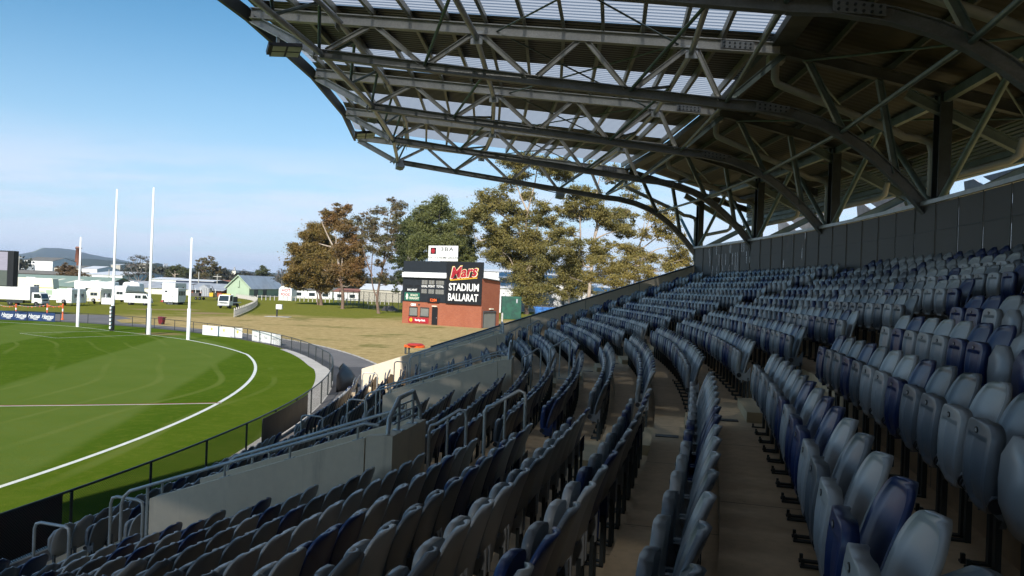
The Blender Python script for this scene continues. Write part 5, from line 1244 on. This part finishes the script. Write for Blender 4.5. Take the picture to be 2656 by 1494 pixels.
# conveyor tower
t = thing('lattice_tower', 'pale steel lattice tower with a sloping conveyor far behind the bare tree', 'tower', (W(430, 700, 700).x, 700, 0)); z1_ = W(430, 683, 700).z; m = MB()
for x, y in ((-1.5,-1.5),(1.5,-1.5),(1.5,1.5),(-1.5,1.5)): m.beam((x, y, 0), (x*.7, y*.7, z1_), .35, .35)
for i in range(5):
    z = z1_*i/5; z2 = z1_*(i+1)/5; m.beam((-1.5, -1.5, z), (1.5, -1.5, z2), .25, .25); m.beam((1.5, -1.5, z), (-1.5, -1.5, z2), .25, .25)
m.beam((-12, 0, z1_*.55), (0, 0, z1_*.92), .6, .6); m.build('frame', M['greyp'], t)
def pole(label, px, yt, D, arm=True):
    p = W(px, yt, D); t = thing('power_pole', label, 'power pole', (p.x, D, 0), 0, 'power poles among the sheds'); m = MB(); m.lathe([(.2, -1), (.12, p.z)], 8); m.build('pole', M['wood'], t)
    if arm: m = MB(); m.box(-1.3, 1.3, -.08, .08, p.z-.75, p.z-.55); m.build('cross_arm', M['wood'], t)
pole('timber power pole with cross arm beside the small white warehouse', 50, 664, 330)
pole('slim power pole right of the long white roof', 283, 699, 230, False); pole('timber power pole left of the big gum in the middle distance', 516, 705, 240, False); pole('timber power pole in front of the middle distance gum', 564, 712, 245)
# containers
c0_, c1_ = W(1299, 828, 137), W(1349, 828, 137)
t = thing('green_container', 'tall dark green shipping container right of the score hut', 'container', ((c0_.x+c1_.x)/2, 139.5, 0), rad(4)); hw_ = (c1_.x-c0_.x)/2; hc = W(1322, 769, 138).z
m = MB(); m.box(-hw_, hw_, -2., 2., 0, hc); m.build('body', M['green'], t, bevel=.04)
m = MB()
for i in range(12):
    x = -hw_+.12+i*(2*hw_-.3)/11; m.box(x, x+.1, -2.05, -2.002, .15, hc-.15)
m.build('ribs', M['green'], t); m = MB(); m.box(hw_*.45, hw_*.6, -2.08, -2.052, hc*.72, hc*.9); m.build('plate', M['greyp'], t)
p = W(1418, 806, 150); t = thing('rubbish_skip', 'blue open rubbish skip behind the end wall', 'skip', (p.x, 152, 0), rad(6))
m = MB(); m.hexa([(-2.1,-.9,.1),(2.1,-.9,.1),(2.1,.9,.1),(-2.1,.9,.1)], [(-2.6,-1.1,2.1),(2.5,-1.1,2.1),(2.5,1.1,2.1),(-2.6,1.1,2.1)]); m.build('body', M['lblue'], t, bevel=.05)
m = MB(); 
for i in range(9): x = random.uniform(-2, 2); m.tube([(x, random.uniform(-.8, .8), 1.9), (x+random.uniform(-.8, .8), random.uniform(-.8, .8), random.uniform(2.2, 2.6))], random.uniform(.05, .15), 5)
m.box(-1.2, .6, -.7, .7, 1.9, 2.3); m.build('rubbish', M['rust'], t)
# tall dark wire fence behind the trees, timber rail fence, tables
t = thing('tall_wire_fence', 'tall dark wire fence standing among the brown trees', 'fence', (-30, 150, 0))
fp = [Vector((W(px, 780, D).x, D, 0)) for px, D in ((880, 176), (930, 166), (985, 156), (1045, 148))]; n = 0
mesh_strip('wire_mesh', smooth(fp, 4), 3.6, M['chain_far'], t)
for q_ in smooth(fp, 4): m = MB(); m.tube([q_, q_+Vector((0, 0, 3.7))], .06, 6); m.build('post', M['dark'], t, True)
m = MB(); m.tube([q_+Vector((0, 0, 3.65)) for q_ in fp], .04, 5); m.build('rail', M['dark'], t, True)
t = thing('wire_fence', 'dark post and wire fence behind the end wall near the skip', 'fence', (2, 146, 0))
fp = [Vector((W(px, 800, 146).x, 146, 0)) for px in range(1352, 1500, 18)]
for q_ in fp: m = MB(); m.tube([q_, q_+Vector((0, 0, 2.4))], .05, 6); m.build('post', M['dark'], t, True)
for z in (1.2, 2.35): m = MB(); m.tube([q_+Vector((0, 0, z)) for q_ in fp], .03, 5); m.build('rail', M['dark'], t, True)
t = thing('timber_rail_fence', 'low timber post and rail fence along the top of the grass', 'fence', (-60, 212, 0))
fp = [Vector((W(px, 771, 200).x, 200, 0)) for px in range(668, 1020, 11)]
for q_ in fp: m = MB(); m.box(q_.x-.09, q_.x+.09, q_.y-.09, q_.y+.09, 0, 1.25); m.build('post', M['wood'], t, True)
m = MB(); m.tube([q_+Vector((0, 0, 1.05)) for q_ in fp], .06, 4); m.build('rail', M['wood'], t, True)
t = thing('bollard_post', 'short pale timber post beside the score hut roller door', 'post', G(1302, 838)); m = MB(); m.lathe([(.16, 0), (.16, 1.5), (.1, 1.65)], 10); m.build('post', M['wood'], t)
for px, lb in ((1005, 'heap of dark soil left of the score hut'),):
    t = thing('soil_heap', lb, 'heap', G(1012, 806)); m = MB(); n = 14
    for i in range(6):
        a = i*1.1; m.lathe([(1.0+.3*math.sin(i*2.1), 0), (.7, .5), (.25, .85+.2*math.sin(i))], 9, (1.1*math.cos(a)*(.4+i*.15), .9*math.sin(a), 0))
    m.build('heap', M['rust'], t)
# ================================================================== TREES
def leafset(blobs, dens, size, asp=.5, droop=.35, kmin=5, sat=True):
    V = []
    if sat:
        ex = []
        for c, rx, ry, rz in blobs:
            for _ in range(3):
                d = rng.normal(size=3); d /= np.linalg.norm(d); f = rng.uniform(.28, .5)
                ex.append((np.array(c)+d*np.array([rx, ry, rz])*rng.uniform(.85, 1.2), rx*f, ry*f, rz*f*.8))
        blobs = list(blobs)+ex; size = size*.62; dens = dens*2.5
    for c, rx, ry, rz in blobs:
        k = kmin+int(rx*3.6)
        for _ in range(k):
            d = rng.normal(size=3); d /= np.linalg.norm(d); s_ = rng.uniform(.15, 1.22)
            cc = np.array(c)+d*s_*np.array([rx, ry, rz]); r = rng.uniform(.18, .52)*min(rx, rz*1.2)
            n = int(dens*r*r*2.3)+3
            dd = rng.normal(size=(n, 3)); dd /= np.linalg.norm(dd, axis=1)[:, None]
            pts = cc+dd*(rng.uniform(0, 1, (n, 1))**.6)*r*np.array([1.4, 1.4, .8])*(1+.75*rng.exponential(.5, (n, 1))); V.append(pts)
    C = np.concatenate(V); n = len(C)
    a = rng.normal(size=(n, 3)); a[:, 2] -= droop; a /= np.linalg.norm(a, axis=1)[:, None]
    b = np.cross(a, rng.normal(size=(n, 3))); b /= np.linalg.norm(b, axis=1)[:, None]
    s_ = size*rng.uniform(.6, 1.35, (n, 1)); A_ = a*s_*.5; B_ = b*s_*asp*.5
    v = np.stack([C-A_, C+B_-A_*.1, C+A_, C-B_-A_*.1], 1).reshape(-1, 3)
    q = np.arange(n*4).reshape(n, 4)
    return v, q
def limb(m, a, b, r0, r1, mi=0, wob=.08, n=5):
    a, b = Vector(a), Vector(b); L = (b-a).length; pts = []; rs = []
    for i in range(n+1):
        t = i/n; w = Vector(rng.normal(size=3))*L*wob*math.sin(pi*t)*.5
        pts.append(a.lerp(b, t)+w+Vector((0, 0, -L*.06*math.sin(pi*t)))); rs.append(r0+(r1-r0)*t)
    m.tube(pts, rs, 6, mi, False); return pts
def tree(name, label, D, base, trunks, blobs, leaf, bark, dens=60., size=.62, r0=.4, group=None, bark2=None, twigs=4, rdepth=1., split=.35, off=(0, 0), sc=1., bz=0., grow=1.):
    cv = lambda x, y: (off[0]+x*sc, off[1]+y*sc)
    bx = W(*cv(*base), D); t = thing(name, label, 'tree', (bx.x, D, bz), 0, group)
    m = MB(); nodes = []
    for tr in trunks:
        pts = [W(*cv(*p), D) for p in tr]; 
        if tr[0] == base: pts[0].z = bz-.1
        wp = smooth(pts, 4); 
        rr = r0*.68 if tr[0] == base else r0*.36
        rs = [max(.05, rr*(1-.80*i/(len(wp)-1))) for i in range(len(wp))]
        if tr[0] == base: rs[0] *= 1.35
        for p in wp: pass
        k = int(len(wp)*split) if bark2 else len(wp)-1
        if bark2 and tr[0] == base:
            m.tube(wp[:k+1], rs[:k+1], 9, 0, False); m.tube(wp[k:], rs[k:], 8, 1, False)
        else: m.tube(wp, rs, 8, 1 if bark2 else 0, False)
        nodes += [(p, r) for p, r in zip(wp[1:], rs[1:])]
    bl = []
    for (x, y, rx, ry) in blobs:
        a = rx*sc*D/F*grow; b = ry*sc*D/F*grow; dd = D+float(rng.uniform(-1, 1))*a*1.3*rdepth
        c = W(*cv(x, y), dd); bl.append((c, a, (a+b)/2, b))
        best = min(nodes, key=lambda n_: (n_[0]-c).length+max(0, n_[0].z-c.z+.5)*2.5)
        pts = limb(m, best[0], c+Vector((0, 0, -.3*b)), min(best[1]*.6, .04+.035*a), .035, 1 if bark2 else 0)
        for _ in range(twigs):
            d = Vector(rng.normal(size=3)); d.z = abs(d.z)*.8; d.normalize(); s0 = pts[random.choice([2, 3, 4, 5])]
            limb(m, s0, c+Vector((d.x*a, d.y*a, d.z*b))*.85, .04, .015, 1 if bark2 else 0, n=3)
    m.build('trunk', [bark, bark2] if bark2 else bark, t, True, fix=False)
    if leaf:
        v, q = leafset(bl, dens, size); o = link('crown', meshnp('crown', v, q, [leaf]), t, True)
    return t
GUM = 'gum trees behind the score hut'; BRN = 'brown trees on the grass bank'
k1 = dict(off=(700, 480), sc=1/4.025)
tree('olive_tree', 'broad dense olive brown tree, leftmost of the large trees', 176, (535, 1255), [((535, 1255), (530, 1180), (500, 1050), (440, 850), (430, 650)), ((520, 1160), (600, 1000), (600, 760)), ((515, 1130), (380, 950), (320, 800)), ((500, 1250), (495, 1150), (470, 1050))],
     [(250, 880, 100, 110), (330, 990, 110, 90), (400, 810, 140, 110), (560, 830, 130, 120), (420, 590, 100, 90), (520, 480, 100, 85), (340, 700, 100, 95), (480, 980, 130, 100), (230, 1010, 65, 70), (640, 960, 100, 100), (600, 650, 120, 110), (500, 700, 120, 100), (195, 800, 45, 45), (370, 530, 45, 45), (560, 1080, 80, 50), (700, 800, 90, 120), (760, 950, 110, 110), (880, 900, 90, 110), (420, 1050, 70, 40), (300, 1060, 60, 45)],
     M['l_olive'], M['bark_brown'], 125, .62, .62, BRN, **k1)
tree('gum_tree', 'rusty brown gum with pale bare forked limb, second large tree', 158, (757, 1300), [((757, 1300), (762, 1150), (745, 1020), (725, 860), (700, 720), (660, 640), (610, 540), (560, 430), (545, 390)), ((705, 740), (690, 640), (690, 560), (660, 480)), ((690, 670), (725, 630)), ((650, 650), (560, 625), (510, 610)), ((745, 1000), (800, 900), (850, 780)), ((735, 950), (760, 760), (770, 700), (850, 620)), ((740, 1010), (640, 930), (560, 880))],
     [(580, 300, 55, 55), (700, 250, 50, 50), (830, 250, 60, 60), (730, 310, 80, 45), (690, 410, 120, 70), (800, 460, 90, 80), (880, 560, 90, 90), (860, 760, 110, 110), (920, 920, 80, 80), (640, 390, 70, 50), (780, 640, 80, 80), (880, 860, 100, 80), (600, 330, 60, 50), (910, 680, 80, 90), (800, 1010, 70, 50), (960, 800, 60, 60), (640, 900, 80, 60), (660, 1010, 80, 45), (900, 1010, 70, 45), (820, 900, 90, 60), (720, 720, 60, 60)],
     M['l_rust'], M['bark_brown'], 90, .55, .55, BRN, bark2=M['bark_pale'], split=.42, twigs=6, **k1)
tree('gum_tree', 'thin reddish gum with open airy crown just left of the score hut', 141, (1135, 1345), [((1135, 1345), (1120, 1200), (1140, 1050), (1170, 900), (1200, 720), (1230, 450), (1290, 220)), ((1120, 1180), (1080, 1080), (1060, 900), (1080, 600), (1090, 400)), ((1180, 850), (1260, 640), (1320, 350)), ((1070, 950), (980, 700), (960, 450))],
     [(1290, 160, 45, 45), (1350, 220, 70, 60), (1330, 300, 65, 60), (1160, 270, 90, 55), (950, 360, 70, 55), (1050, 350, 70, 60), (1080, 450, 90, 60), (1230, 400, 80, 70), (1140, 560, 110, 70), (1260, 560, 80, 70), (1010, 520, 70, 70), (1170, 680, 80, 60), (1290, 470, 60, 60), (1150, 820, 60, 60), (1210, 940, 50, 50), (1060, 660, 60, 60), (1230, 1020, 40, 30), (1150, 960, 45, 40), (1250, 720, 60, 50), (990, 440, 60, 50), (1380, 280, 35, 55)],
     M['l_thin'], M['bark_brown'], 62, .5, .42, BRN, twigs=7, **k1)
tree('dark_tree', 'dark green dense tree behind the left edge of the scoreboard', 182, (1440, 1250), [((1440, 1250), (1430, 1000), (1450, 700), (1480, 450)), ((1435, 900), (1360, 750)), ((1440, 800), (1560, 600))],
     [(1430, 400, 80, 70), (1490, 470, 100, 90), (1400, 560, 90, 90), (1500, 600, 100, 100), (1380, 680, 80, 90), (1350, 900, 60, 100), (1400, 800, 80, 80), (1560, 330, 70, 50), (1340, 1000, 50, 60), (1460, 720, 90, 80), (1320, 1100, 35, 60), (1290, 780, 50, 50), (1550, 480, 80, 70)],
     M['l_dark'], M['bark_grey'], 95, .62, .45, GUM, **k1)
tree('green_tree', 'rounded mid green tree standing behind the white rooftop sign', 172, (1145, 800), [((1145, 800), (1145, 700), (1140, 600), (1140, 530)), ((1145, 700), (1190, 630)), ((1145, 680), (1110, 600))],
     [(1128, 530, 26, 20), (1105, 555, 24, 20), (1150, 555, 34, 24), (1112, 592, 36, 28), (1165, 590, 34, 28), (1190, 625, 34, 26), (1130, 630, 36, 30), (1205, 655, 28, 24), (1165, 640, 34, 30), (1222, 668, 14, 14), (1085, 575, 22, 24), (1095, 620, 28, 30), (1180, 665, 30, 26), (1085, 660, 24, 30), (1215, 690, 20, 20)],
     M['l_green'], M['bark_grey'], 85, .58, .45, GUM)
k3 = dict(off=(1156, 380), sc=.3106, grow=1.22)
tree('gum_tree', 'largest gum tree with pale limbs right of the score hut', 168, (675, 1400), [((675, 1400), (680, 1230), (700, 1050), (705, 850), (670, 700), (690, 520), (740, 330), (760, 200)), ((705, 860), (760, 700), (790, 560), (880, 440)), ((690, 1000), (620, 1130), (540, 940), (470, 880)), ((680, 780), (560, 640), (420, 540), (330, 470)), ((690, 560), (620, 400), (560, 230)), ((670, 720), (500, 720), (260, 620)), ((705, 950), (860, 760), (920, 700)), ((560, 640), (300, 790), (220, 700))],
     [(560, 150, 85, 50), (700, 130, 120, 55), (870, 160, 110, 65), (970, 215, 100, 60), (510, 320, 50, 55), (330, 430, 70, 60), (430, 480, 100, 65), (560, 510, 100, 55), (300, 550, 100, 55), (240, 600, 75, 50), (190, 680, 50, 60), (690, 400, 60, 40), (790, 560, 75, 70), (640, 600, 70, 45), (440, 770, 95, 80), (560, 810, 110, 85), (720, 800, 110, 85), (420, 890, 75, 55), (810, 950, 100, 85), (560, 940, 110, 75), (700, 1090, 110, 85), (470, 700, 60, 45), (690, 1230, 90, 75), (860, 1170, 60, 50), (620, 250, 70, 50), (1000, 260, 60, 40), (380, 660, 70, 45), (560, 640, 70, 40), (270, 820, 30, 35), (640, 1010, 90, 60), (880, 640, 50, 50)],
     M['l_gum'], M['bark_brown'], 70, .62, .72, GUM, bark2=M['bark_pale'], split=.22, twigs=5, rdepth=.8, **k3)
tree('gum_tree', 'tall white trunked gum with separate leaf clumps, right of the largest gum', 158, (1190, 1330), [((1190, 1330), (1205, 1130), (1225, 950), (1240, 780), (1265, 640), (1275, 520), (1260, 400), (1290, 240)), ((1245, 760), (1300, 620), (1400, 560), (1500, 430)), ((1225, 1000), (1160, 1000), (1130, 900)), ((1265, 640), (1180, 480), (1130, 400)), ((1125, 880), (1120, 600), (1080, 420)), ((1240, 780), (1340, 730), (1450, 700))],
     [(1120, 370, 90, 45), (1180, 410, 90, 50), (1060, 560, 110, 55), (970, 540, 70, 40), (1200, 470, 90, 55), (1290, 570, 70, 60), (1400, 200, 110, 40), (1300, 180, 90, 50), (1430, 270, 110, 40), (1570, 370, 100, 45), (1500, 560, 75, 55), (1440, 690, 110, 55), (1370, 820, 40, 40), (1340, 600, 80, 60), (1010, 850, 100, 65), (1090, 970, 95, 75), (980, 700, 60, 50), (1240, 860, 60, 60), (1280, 900, 90, 50), (1520, 700, 60, 55), (1150, 570, 60, 50), (1080, 450, 60, 50), (1030, 1060, 70, 60), (930, 780, 60, 50)],
     M['l_gum'], M['bark_pale'], 66, .58, .62, GUM, twigs=4, rdepth=.8, **k3)
tree('gum_tree', 'golden olive spreading gum with many pale twigs by the end wall', 150, (1590, 1300), [((1590, 1300), (1580, 1050), (1600, 880), (1660, 720), (1720, 560)), ((1600, 880), (1760, 760), (1860, 660)), ((1590, 980), (1760, 860), (1920, 840)), ((1600, 1000), (1720, 920), (1820, 960)), ((1640, 760), (1660, 620)), ((1690, 680), (1790, 600))],
     [(1710, 530, 65, 40), (1800, 550, 100, 50), (1860, 630, 80, 45), (1670, 730, 60, 40), (1870, 760, 100, 40), (1960, 850, 90, 45), (1900, 930, 110, 50), (2010, 930, 45, 40), (1720, 930, 90, 40), (1830, 1020, 120, 40), (1790, 700, 60, 40), (1560, 870, 80, 50), (1740, 600, 60, 40), (1900, 690, 50, 40), (1480, 850, 60, 45), (1950, 980, 80, 40), (1660, 900, 60, 40), (1660, 1030, 70, 40)],
     M['l_gold'], M['bark_pale'], 62, .52, .45, GUM, twigs=9, rdepth=.8, **k3)
tree('bushy_tree', 'low olive green bushy tree in front of the white trunked gum', 144, (1480, 1300), [((1480, 1300), (1480, 1150), (1470, 980)), ((1480, 1150), (1350, 1000)), ((1480, 1150), (1620, 1050))],
     [(1500, 990, 100, 50), (1560, 1070, 120, 50), (1420, 1140, 120, 50), (1310, 950, 90, 55), (1680, 1090, 100, 40), (1340, 1050, 100, 55), (1580, 960, 70, 40), (1250, 1100, 80, 60), (1420, 1020, 90, 50), (1500, 1180, 120, 40)],
     M['l_gold'], M['bark_grey'], 60, .5, .3, GUM, twigs=6, **k3)
tree('bushy_tree', 'small dark leafed tree behind the skip between the two tall gums', 160, (1030, 1330), [((1030, 1330), (1030, 1150), (1020, 1000)), ((1030, 1150), (940, 1060)), ((1030, 1150), (1110, 1080))],
     [(1020, 1080, 80, 60), (1100, 1120, 80, 60), (960, 1140, 60, 60), (1060, 1200, 90, 50), (1150, 1200, 70, 50), (980, 1230, 60, 40)], M['l_gum'], M['bark_grey'], 60, .5, .25, GUM, twigs=5, **k3)
# middle distance
MID = 'trees among the sheds'
k5 = dict(off=(0, 620), sc=1/7.354)
tree('autumn_tree', 'orange brown leafy tree in front of the chimney', 250, (1290, 720), [((1290, 720), (1280, 620), (1260, 520)), ((1285, 660), (1400, 590)), ((1285, 660), (1170, 600))],
     [(1250, 520, 70, 45), (1340, 550, 80, 50), (1180, 560, 70, 45), (1420, 600, 80, 50), (1260, 610, 100, 60), (1130, 620, 60, 45), (1360, 660, 100, 50), (1490, 650, 70, 50), (1180, 670, 90, 45), (1600, 690, 80, 35), (1680, 705, 50, 25), (1480, 700, 90, 30)], M['l_orange'], M['bark_brown'], 40, .7, .3, MID, twigs=5, **k5)
kb = dict(off=(340, 640), sc=.163)
tree('bare_tree', 'large bare winter tree with fine twigs behind the campervan', 232, (125, 690), [((125, 690), (140, 640), (130, 560), (110, 440), (100, 300), (110, 200)), ((130, 580), (60, 480), (10, 380), (-30, 300)), ((130, 560), (210, 450), (250, 320), (270, 220)), ((115, 480), (170, 350), (180, 200)), ((130, 580), (0, 520), (-90, 430)), ((140, 600), (230, 520), (290, 430)), ((100, 380), (40, 260), (30, 170)), ((105, 330), (150, 220), (150, 140))],
     [(120, 160, 60, 40), (200, 180, 70, 50), (270, 230, 60, 60), (30, 210, 60, 50), (-40, 300, 60, 60), (290, 330, 60, 60), (180, 300, 80, 60), (80, 300, 80, 60), (-80, 430, 60, 60), (0, 450, 70, 60), (280, 450, 60, 50), (200, 420, 80, 60), (100, 420, 80, 60), (-60, 530, 50, 40)], M['l_far'], M['bark_grey'], 5, .5, .42, MID, twigs=34, **kb)
tree('evergreen_tree', 'rounded dark evergreen left of the rightmost goal post', 300, (700, 520), [((700, 520), (700, 420), (690, 360)), ((700, 450), (820, 380)), ((700, 470), (600, 380))],
     [(610, 370, 55, 50), (690, 350, 50, 40), (780, 340, 70, 45), (850, 370, 70, 45), (720, 420, 80, 50), (620, 440, 60, 45), (820, 430, 90, 45), (900, 420, 45, 50), (580, 430, 40, 40)], M['l_bush'], M['bark_pale'], 45, .75, .4, MID, twigs=3, **kb)
tree('gum_tree', 'middle distance gum with uneven clumped crown above the silver shed', 290, (1180, 540), [((1180, 540), (1185, 450), (1200, 330), (1240, 200)), ((1185, 440), (1080, 340)), ((1190, 420), (1300, 300)), ((1185, 460), (1380, 400))],
     [(1255, 160, 45, 25), (1290, 200, 40, 25), (1160, 200, 60, 35), (1060, 220, 45, 20), (1220, 240, 80, 40), (1130, 280, 80, 40), (1050, 310, 50, 40), (1300, 280, 70, 40), (1350, 330, 70, 40), (1220, 340, 90, 45), (1120, 370, 80, 45), (1400, 400, 50, 35), (1300, 410, 80, 40), (1200, 440, 80, 40), (1080, 440, 60, 50), (1420, 340, 25, 25)], M['l_thin'], M['bark_brown'], 40, .75, .45, MID, twigs=3, **kb)
tree('round_tree', 'small rounded dark tree above the pale green hall roof', 330, (2085, 490), [((2085, 490), (2085, 400), (2080, 340))],
     [(2080, 330, 50, 35), (2030, 390, 45, 40), (2090, 400, 70, 50), (2150, 380, 45, 45), (2040, 440, 50, 30), (2140, 440, 50, 30)], M['l_bush'], M['bark_grey'], 45, .75, .35, MID, twigs=2, **kb)
tree('bare_tree', 'small leafless purple grey tree left of the brown trees', 240, (2400, 600), [((2400, 600), (2395, 520), (2390, 420), (2400, 360)), ((2395, 520), (2330, 430)), ((2395, 500), (2450, 420)), ((2395, 540), (2300, 500))],
     [(2360, 400, 50, 40), (2420, 400, 50, 50), (2330, 460, 50, 40), (2450, 470, 50, 50), (2300, 520, 50, 40), (2390, 480, 60, 50)], M['l_far'], M['bark_grey'], 6, .5, .25, MID, twigs=22, **kb)
# far woodland and garden trees as one mass, too many to count
bl = []
r3 = np.random.default_rng(11)
for _ in range(150):
    px = r3.uniform(-60, 1060); D = r3.uniform(330, 1500)
    if 36 < px < 330 and D < 480: continue
    h = r3.uniform(5, 11); p = W(px, 730, D); bl.append((Vector((p.x, D, h*.5)), h*r3.uniform(.6, 1.2), h*.7, h*.5))
for px in range(300, 1500, 14): D = 330+r3.uniform(-20, 60); p = W(px, 730, D); h = r3.uniform(4, 7); bl.append((Vector((p.x, D, h*.45)), h*.9, h*.7, h*.5))
v, q = leafset(bl, 3.2, 1.9, .7, .1, 4, False)
tag(link('distant_woodland', meshnp('distant_woodland', v, q, [M['l_far']])), 'far band of grey green trees and gardens below the hill', 'woodland', kind='stuff')
# ================================================================== HILLS
rp_ = [(-400, 655), (-120, 655), (0, 660), (39, 659), (60, 657), (76, 655), (87, 653), (98, 648), (111, 643), (122, 641.8), (150, 644.5), (177, 646.5), (197, 648.5), (212, 654), (231, 659.5), (258, 663.5), (272, 666), (299, 670.5), (315, 674.5), (360, 681), (400, 685), (430, 689), (487, 694), (540, 695.5), (576, 697), (617, 700), (661, 705), (715, 707), (800, 711), (950, 718), (1150, 728), (1400, 738), (1800, 752), (2700, 786), (3400, 812)]
def hillmesh(name, rpts, D0, D1, back, m, seed, amp):
    xs = np.array([p[0] for p in rpts]); ys = np.array([p[1] for p in rpts]); g = np.random.default_rng(seed)
    px = np.concatenate([np.arange(-400, 760, 4), np.arange(760, 3400, 30)]); py = np.interp(px, xs, ys)
    nj = 14; V = []
    bump = np.convolve(g.normal(size=len(px)+8), np.ones(5)/5, 'same')[4:-4]
    for j in range(nj+4):
        t = min(1, j/nj); 
        for i, x in enumerate(px):
            p = W(x, py[i]+(bump[i]*amp if j == nj else 0), D1); X0 = p.x/D1
            if j <= nj:
                D = D0+(D1-D0)*t; z = p.z*(t*t*(3-2*t))**.9+math.sin(i*.35+j*1.7)*p.z*.02*(1 if 0 < j < nj else 0)
            else:
                D = D1+(j-nj)*back; z = p.z*(1-(j-nj)/3.)
            V.append((X0*D, D, z-3))
    n = len(px); q = [(j*n+i, j*n+i+1, (j+1)*n+i+1, (j+1)*n+i) for j in range(nj+3) for i in range(n-1)]
    o = link(name, meshnp(name, np.array(V), np.array(q), [m], smooth=True)); tag(o, kind='structure'); return o
def hill_mat():
    m, t, b = newmat('forested_hill_slopes'); v = t.pos(); x = t.xyz(v)
    f = t.noise(v, .0022, 5., .6); f2 = t.ramp(t.noise(v, .02, 4., .7), .3, .7)
    tree_ = t.mix(f2, (.030, .045, .032), (.055, .068, .045)); pad = t.mix(f2, (.17, .185, .09), (.13, .15, .075))
    t.lk(t.mix(t.ramp(f, .60, .66), tree_, pad), b.inputs['Base Color']); b.inputs['Roughness'].default_value = 1.; b.inputs['Specular IOR Level'].default_value = 0.
    return m
M['hills'] = hill_mat()
hillmesh('hills', rp_, 4200, 7000, 900, M['hills'], 5, .35)
low = [(-400, 672), (0, 672), (60, 669), (120, 668), (250, 671), (330, 679), (420, 689), (520, 697), (620, 702), (720, 709), (900, 719), (3400, 815)]
hillmesh('near_hills', low, 2300, 3600, 300, M['hills'], 9, .6)
# ================================================================== LIGHT, SKY, CAMERA
SUN_EL, SUN_AZ = 34.1, 7.5           # light travels towards +Y and a little to +X: the sun stands behind the camera, slightly left
to_sun = Vector((-math.sin(rad(SUN_AZ))*math.cos(rad(SUN_EL)), -math.cos(rad(SUN_AZ))*math.cos(rad(SUN_EL)), math.sin(rad(SUN_EL))))
sd = bpy.data.lights.new('sun', 'SUN'); sd.energy = 5.0; sd.angle = rad(.53); sd.color = (1., .955, .88)
so = bpy.data.objects.new('sun', sd); COL.objects.link(so); so.rotation_euler = to_sun.to_track_quat('Z', 'Y').to_euler(); so.location = (0, -40, 60)
w = bpy.data.worlds.new('World'); S.world = w; w.use_nodes = True
nt = w.node_tree; N = nt.nodes; bg = N['Background']; t_ = NT(w)
sky = N.new('ShaderNodeTexSky'); sky.sky_type = 'NISHITA'; sky.sun_disc = False; sky.sun_elevation = rad(SUN_EL)
sky.sun_rotation = math.atan2(to_sun.x, to_sun.y); sky.altitude = 430; sky.air_density = 1.0; sky.dust_density = .3; sky.ozone_density = 1.6
tc = N.new('ShaderNodeTexCoord').outputs['Generated']; xyz = t_.xyz(tc)
el = xyz[2]
u_ = t_.math('DIVIDE', xyz[0], t_.math('ADD', t_.math('ABSOLUTE', el), .10)); v_ = t_.math('DIVIDE', xyz[1], t_.math('ADD', t_.math('ABSOLUTE', el), .10))
cn_ = t_.noise(t_.vec(t_.math('MULTIPLY', u_, .55), t_.math('MULTIPLY', v_, .9), 0.), 1.15, 7., .62)
cm_ = t_.math('MULTIPLY', t_.ramp(cn_, .34, .60), t_.math('SUBTRACT', 1., t_.ramp(el, .10, .19)))
hs = N.new('ShaderNodeHueSaturation'); hs.inputs['Saturation'].default_value = 1.3; hs.inputs['Hue'].default_value = .488; hs.inputs['Value'].default_value = 1.06; nt.links.new(sky.outputs[0], hs.inputs['Color'])
veil = t_.math('MULTIPLY', t_.math('SUBTRACT', 1., t_.ramp(el, -.02, .34)), .8)
col = t_.mix(veil, hs.outputs[0], (4.3, 5.9, 7.8))
col = t_.mix(t_.math('MULTIPLY', cm_, .5), col, (7.0, 7.1, 8.5))
nt.links.new(col, bg.inputs['Color']); bg.inputs['Strength'].default_value = .098
cd = bpy.data.cameras.new('camera'); cam = bpy.data.objects.new('camera', cd); COL.objects.link(cam); S.camera = cam
cd.sensor_width = 36; cd.lens = 36*F/2656; cd.clip_start = .05; cd.clip_end = 40000
cam.matrix_world = Matrix.Translation((0, 0, HE))@Matrix.Rotation(pi/2, 4, 'X')@Matrix.Rotation(ROLL, 4, 'Z')
S.view_settings.view_transform = 'Standard'; S.view_settings.look = 'None'; S.view_settings.exposure = .43; S.view_settings.gamma = 1
S.cycles.max_bounces = 8; S.cycles.transparent_max_bounces = 24; S.cycles.diffuse_bounces = 4; S.cycles.caustics_reflective = False; S.cycles.caustics_refractive = False

# the air between here and the hills
hb_ = MB(); hb_.box(-14500, 14500, -14500, 14500, -5, 300)
hz = hb_.build('haze', []); tag(hz, kind='stuff')
hm = bpy.data.materials.new('air'); hm.use_nodes = True; hn = hm.node_tree; hn.nodes.clear()
ho = hn.nodes.new('ShaderNodeOutputMaterial'); hv = hn.nodes.new('ShaderNodeVolumePrincipled')
hv.inputs['Color'].default_value = (.62, .76, 1., 1); hv.inputs['Density'].default_value = 8e-5; hv.inputs['Anisotropy'].default_value = 0.
hn.links.new(hv.outputs[0], ho.inputs['Volume']); hz.data.materials.append(hm)
S.cycles.volume_bounces = 0
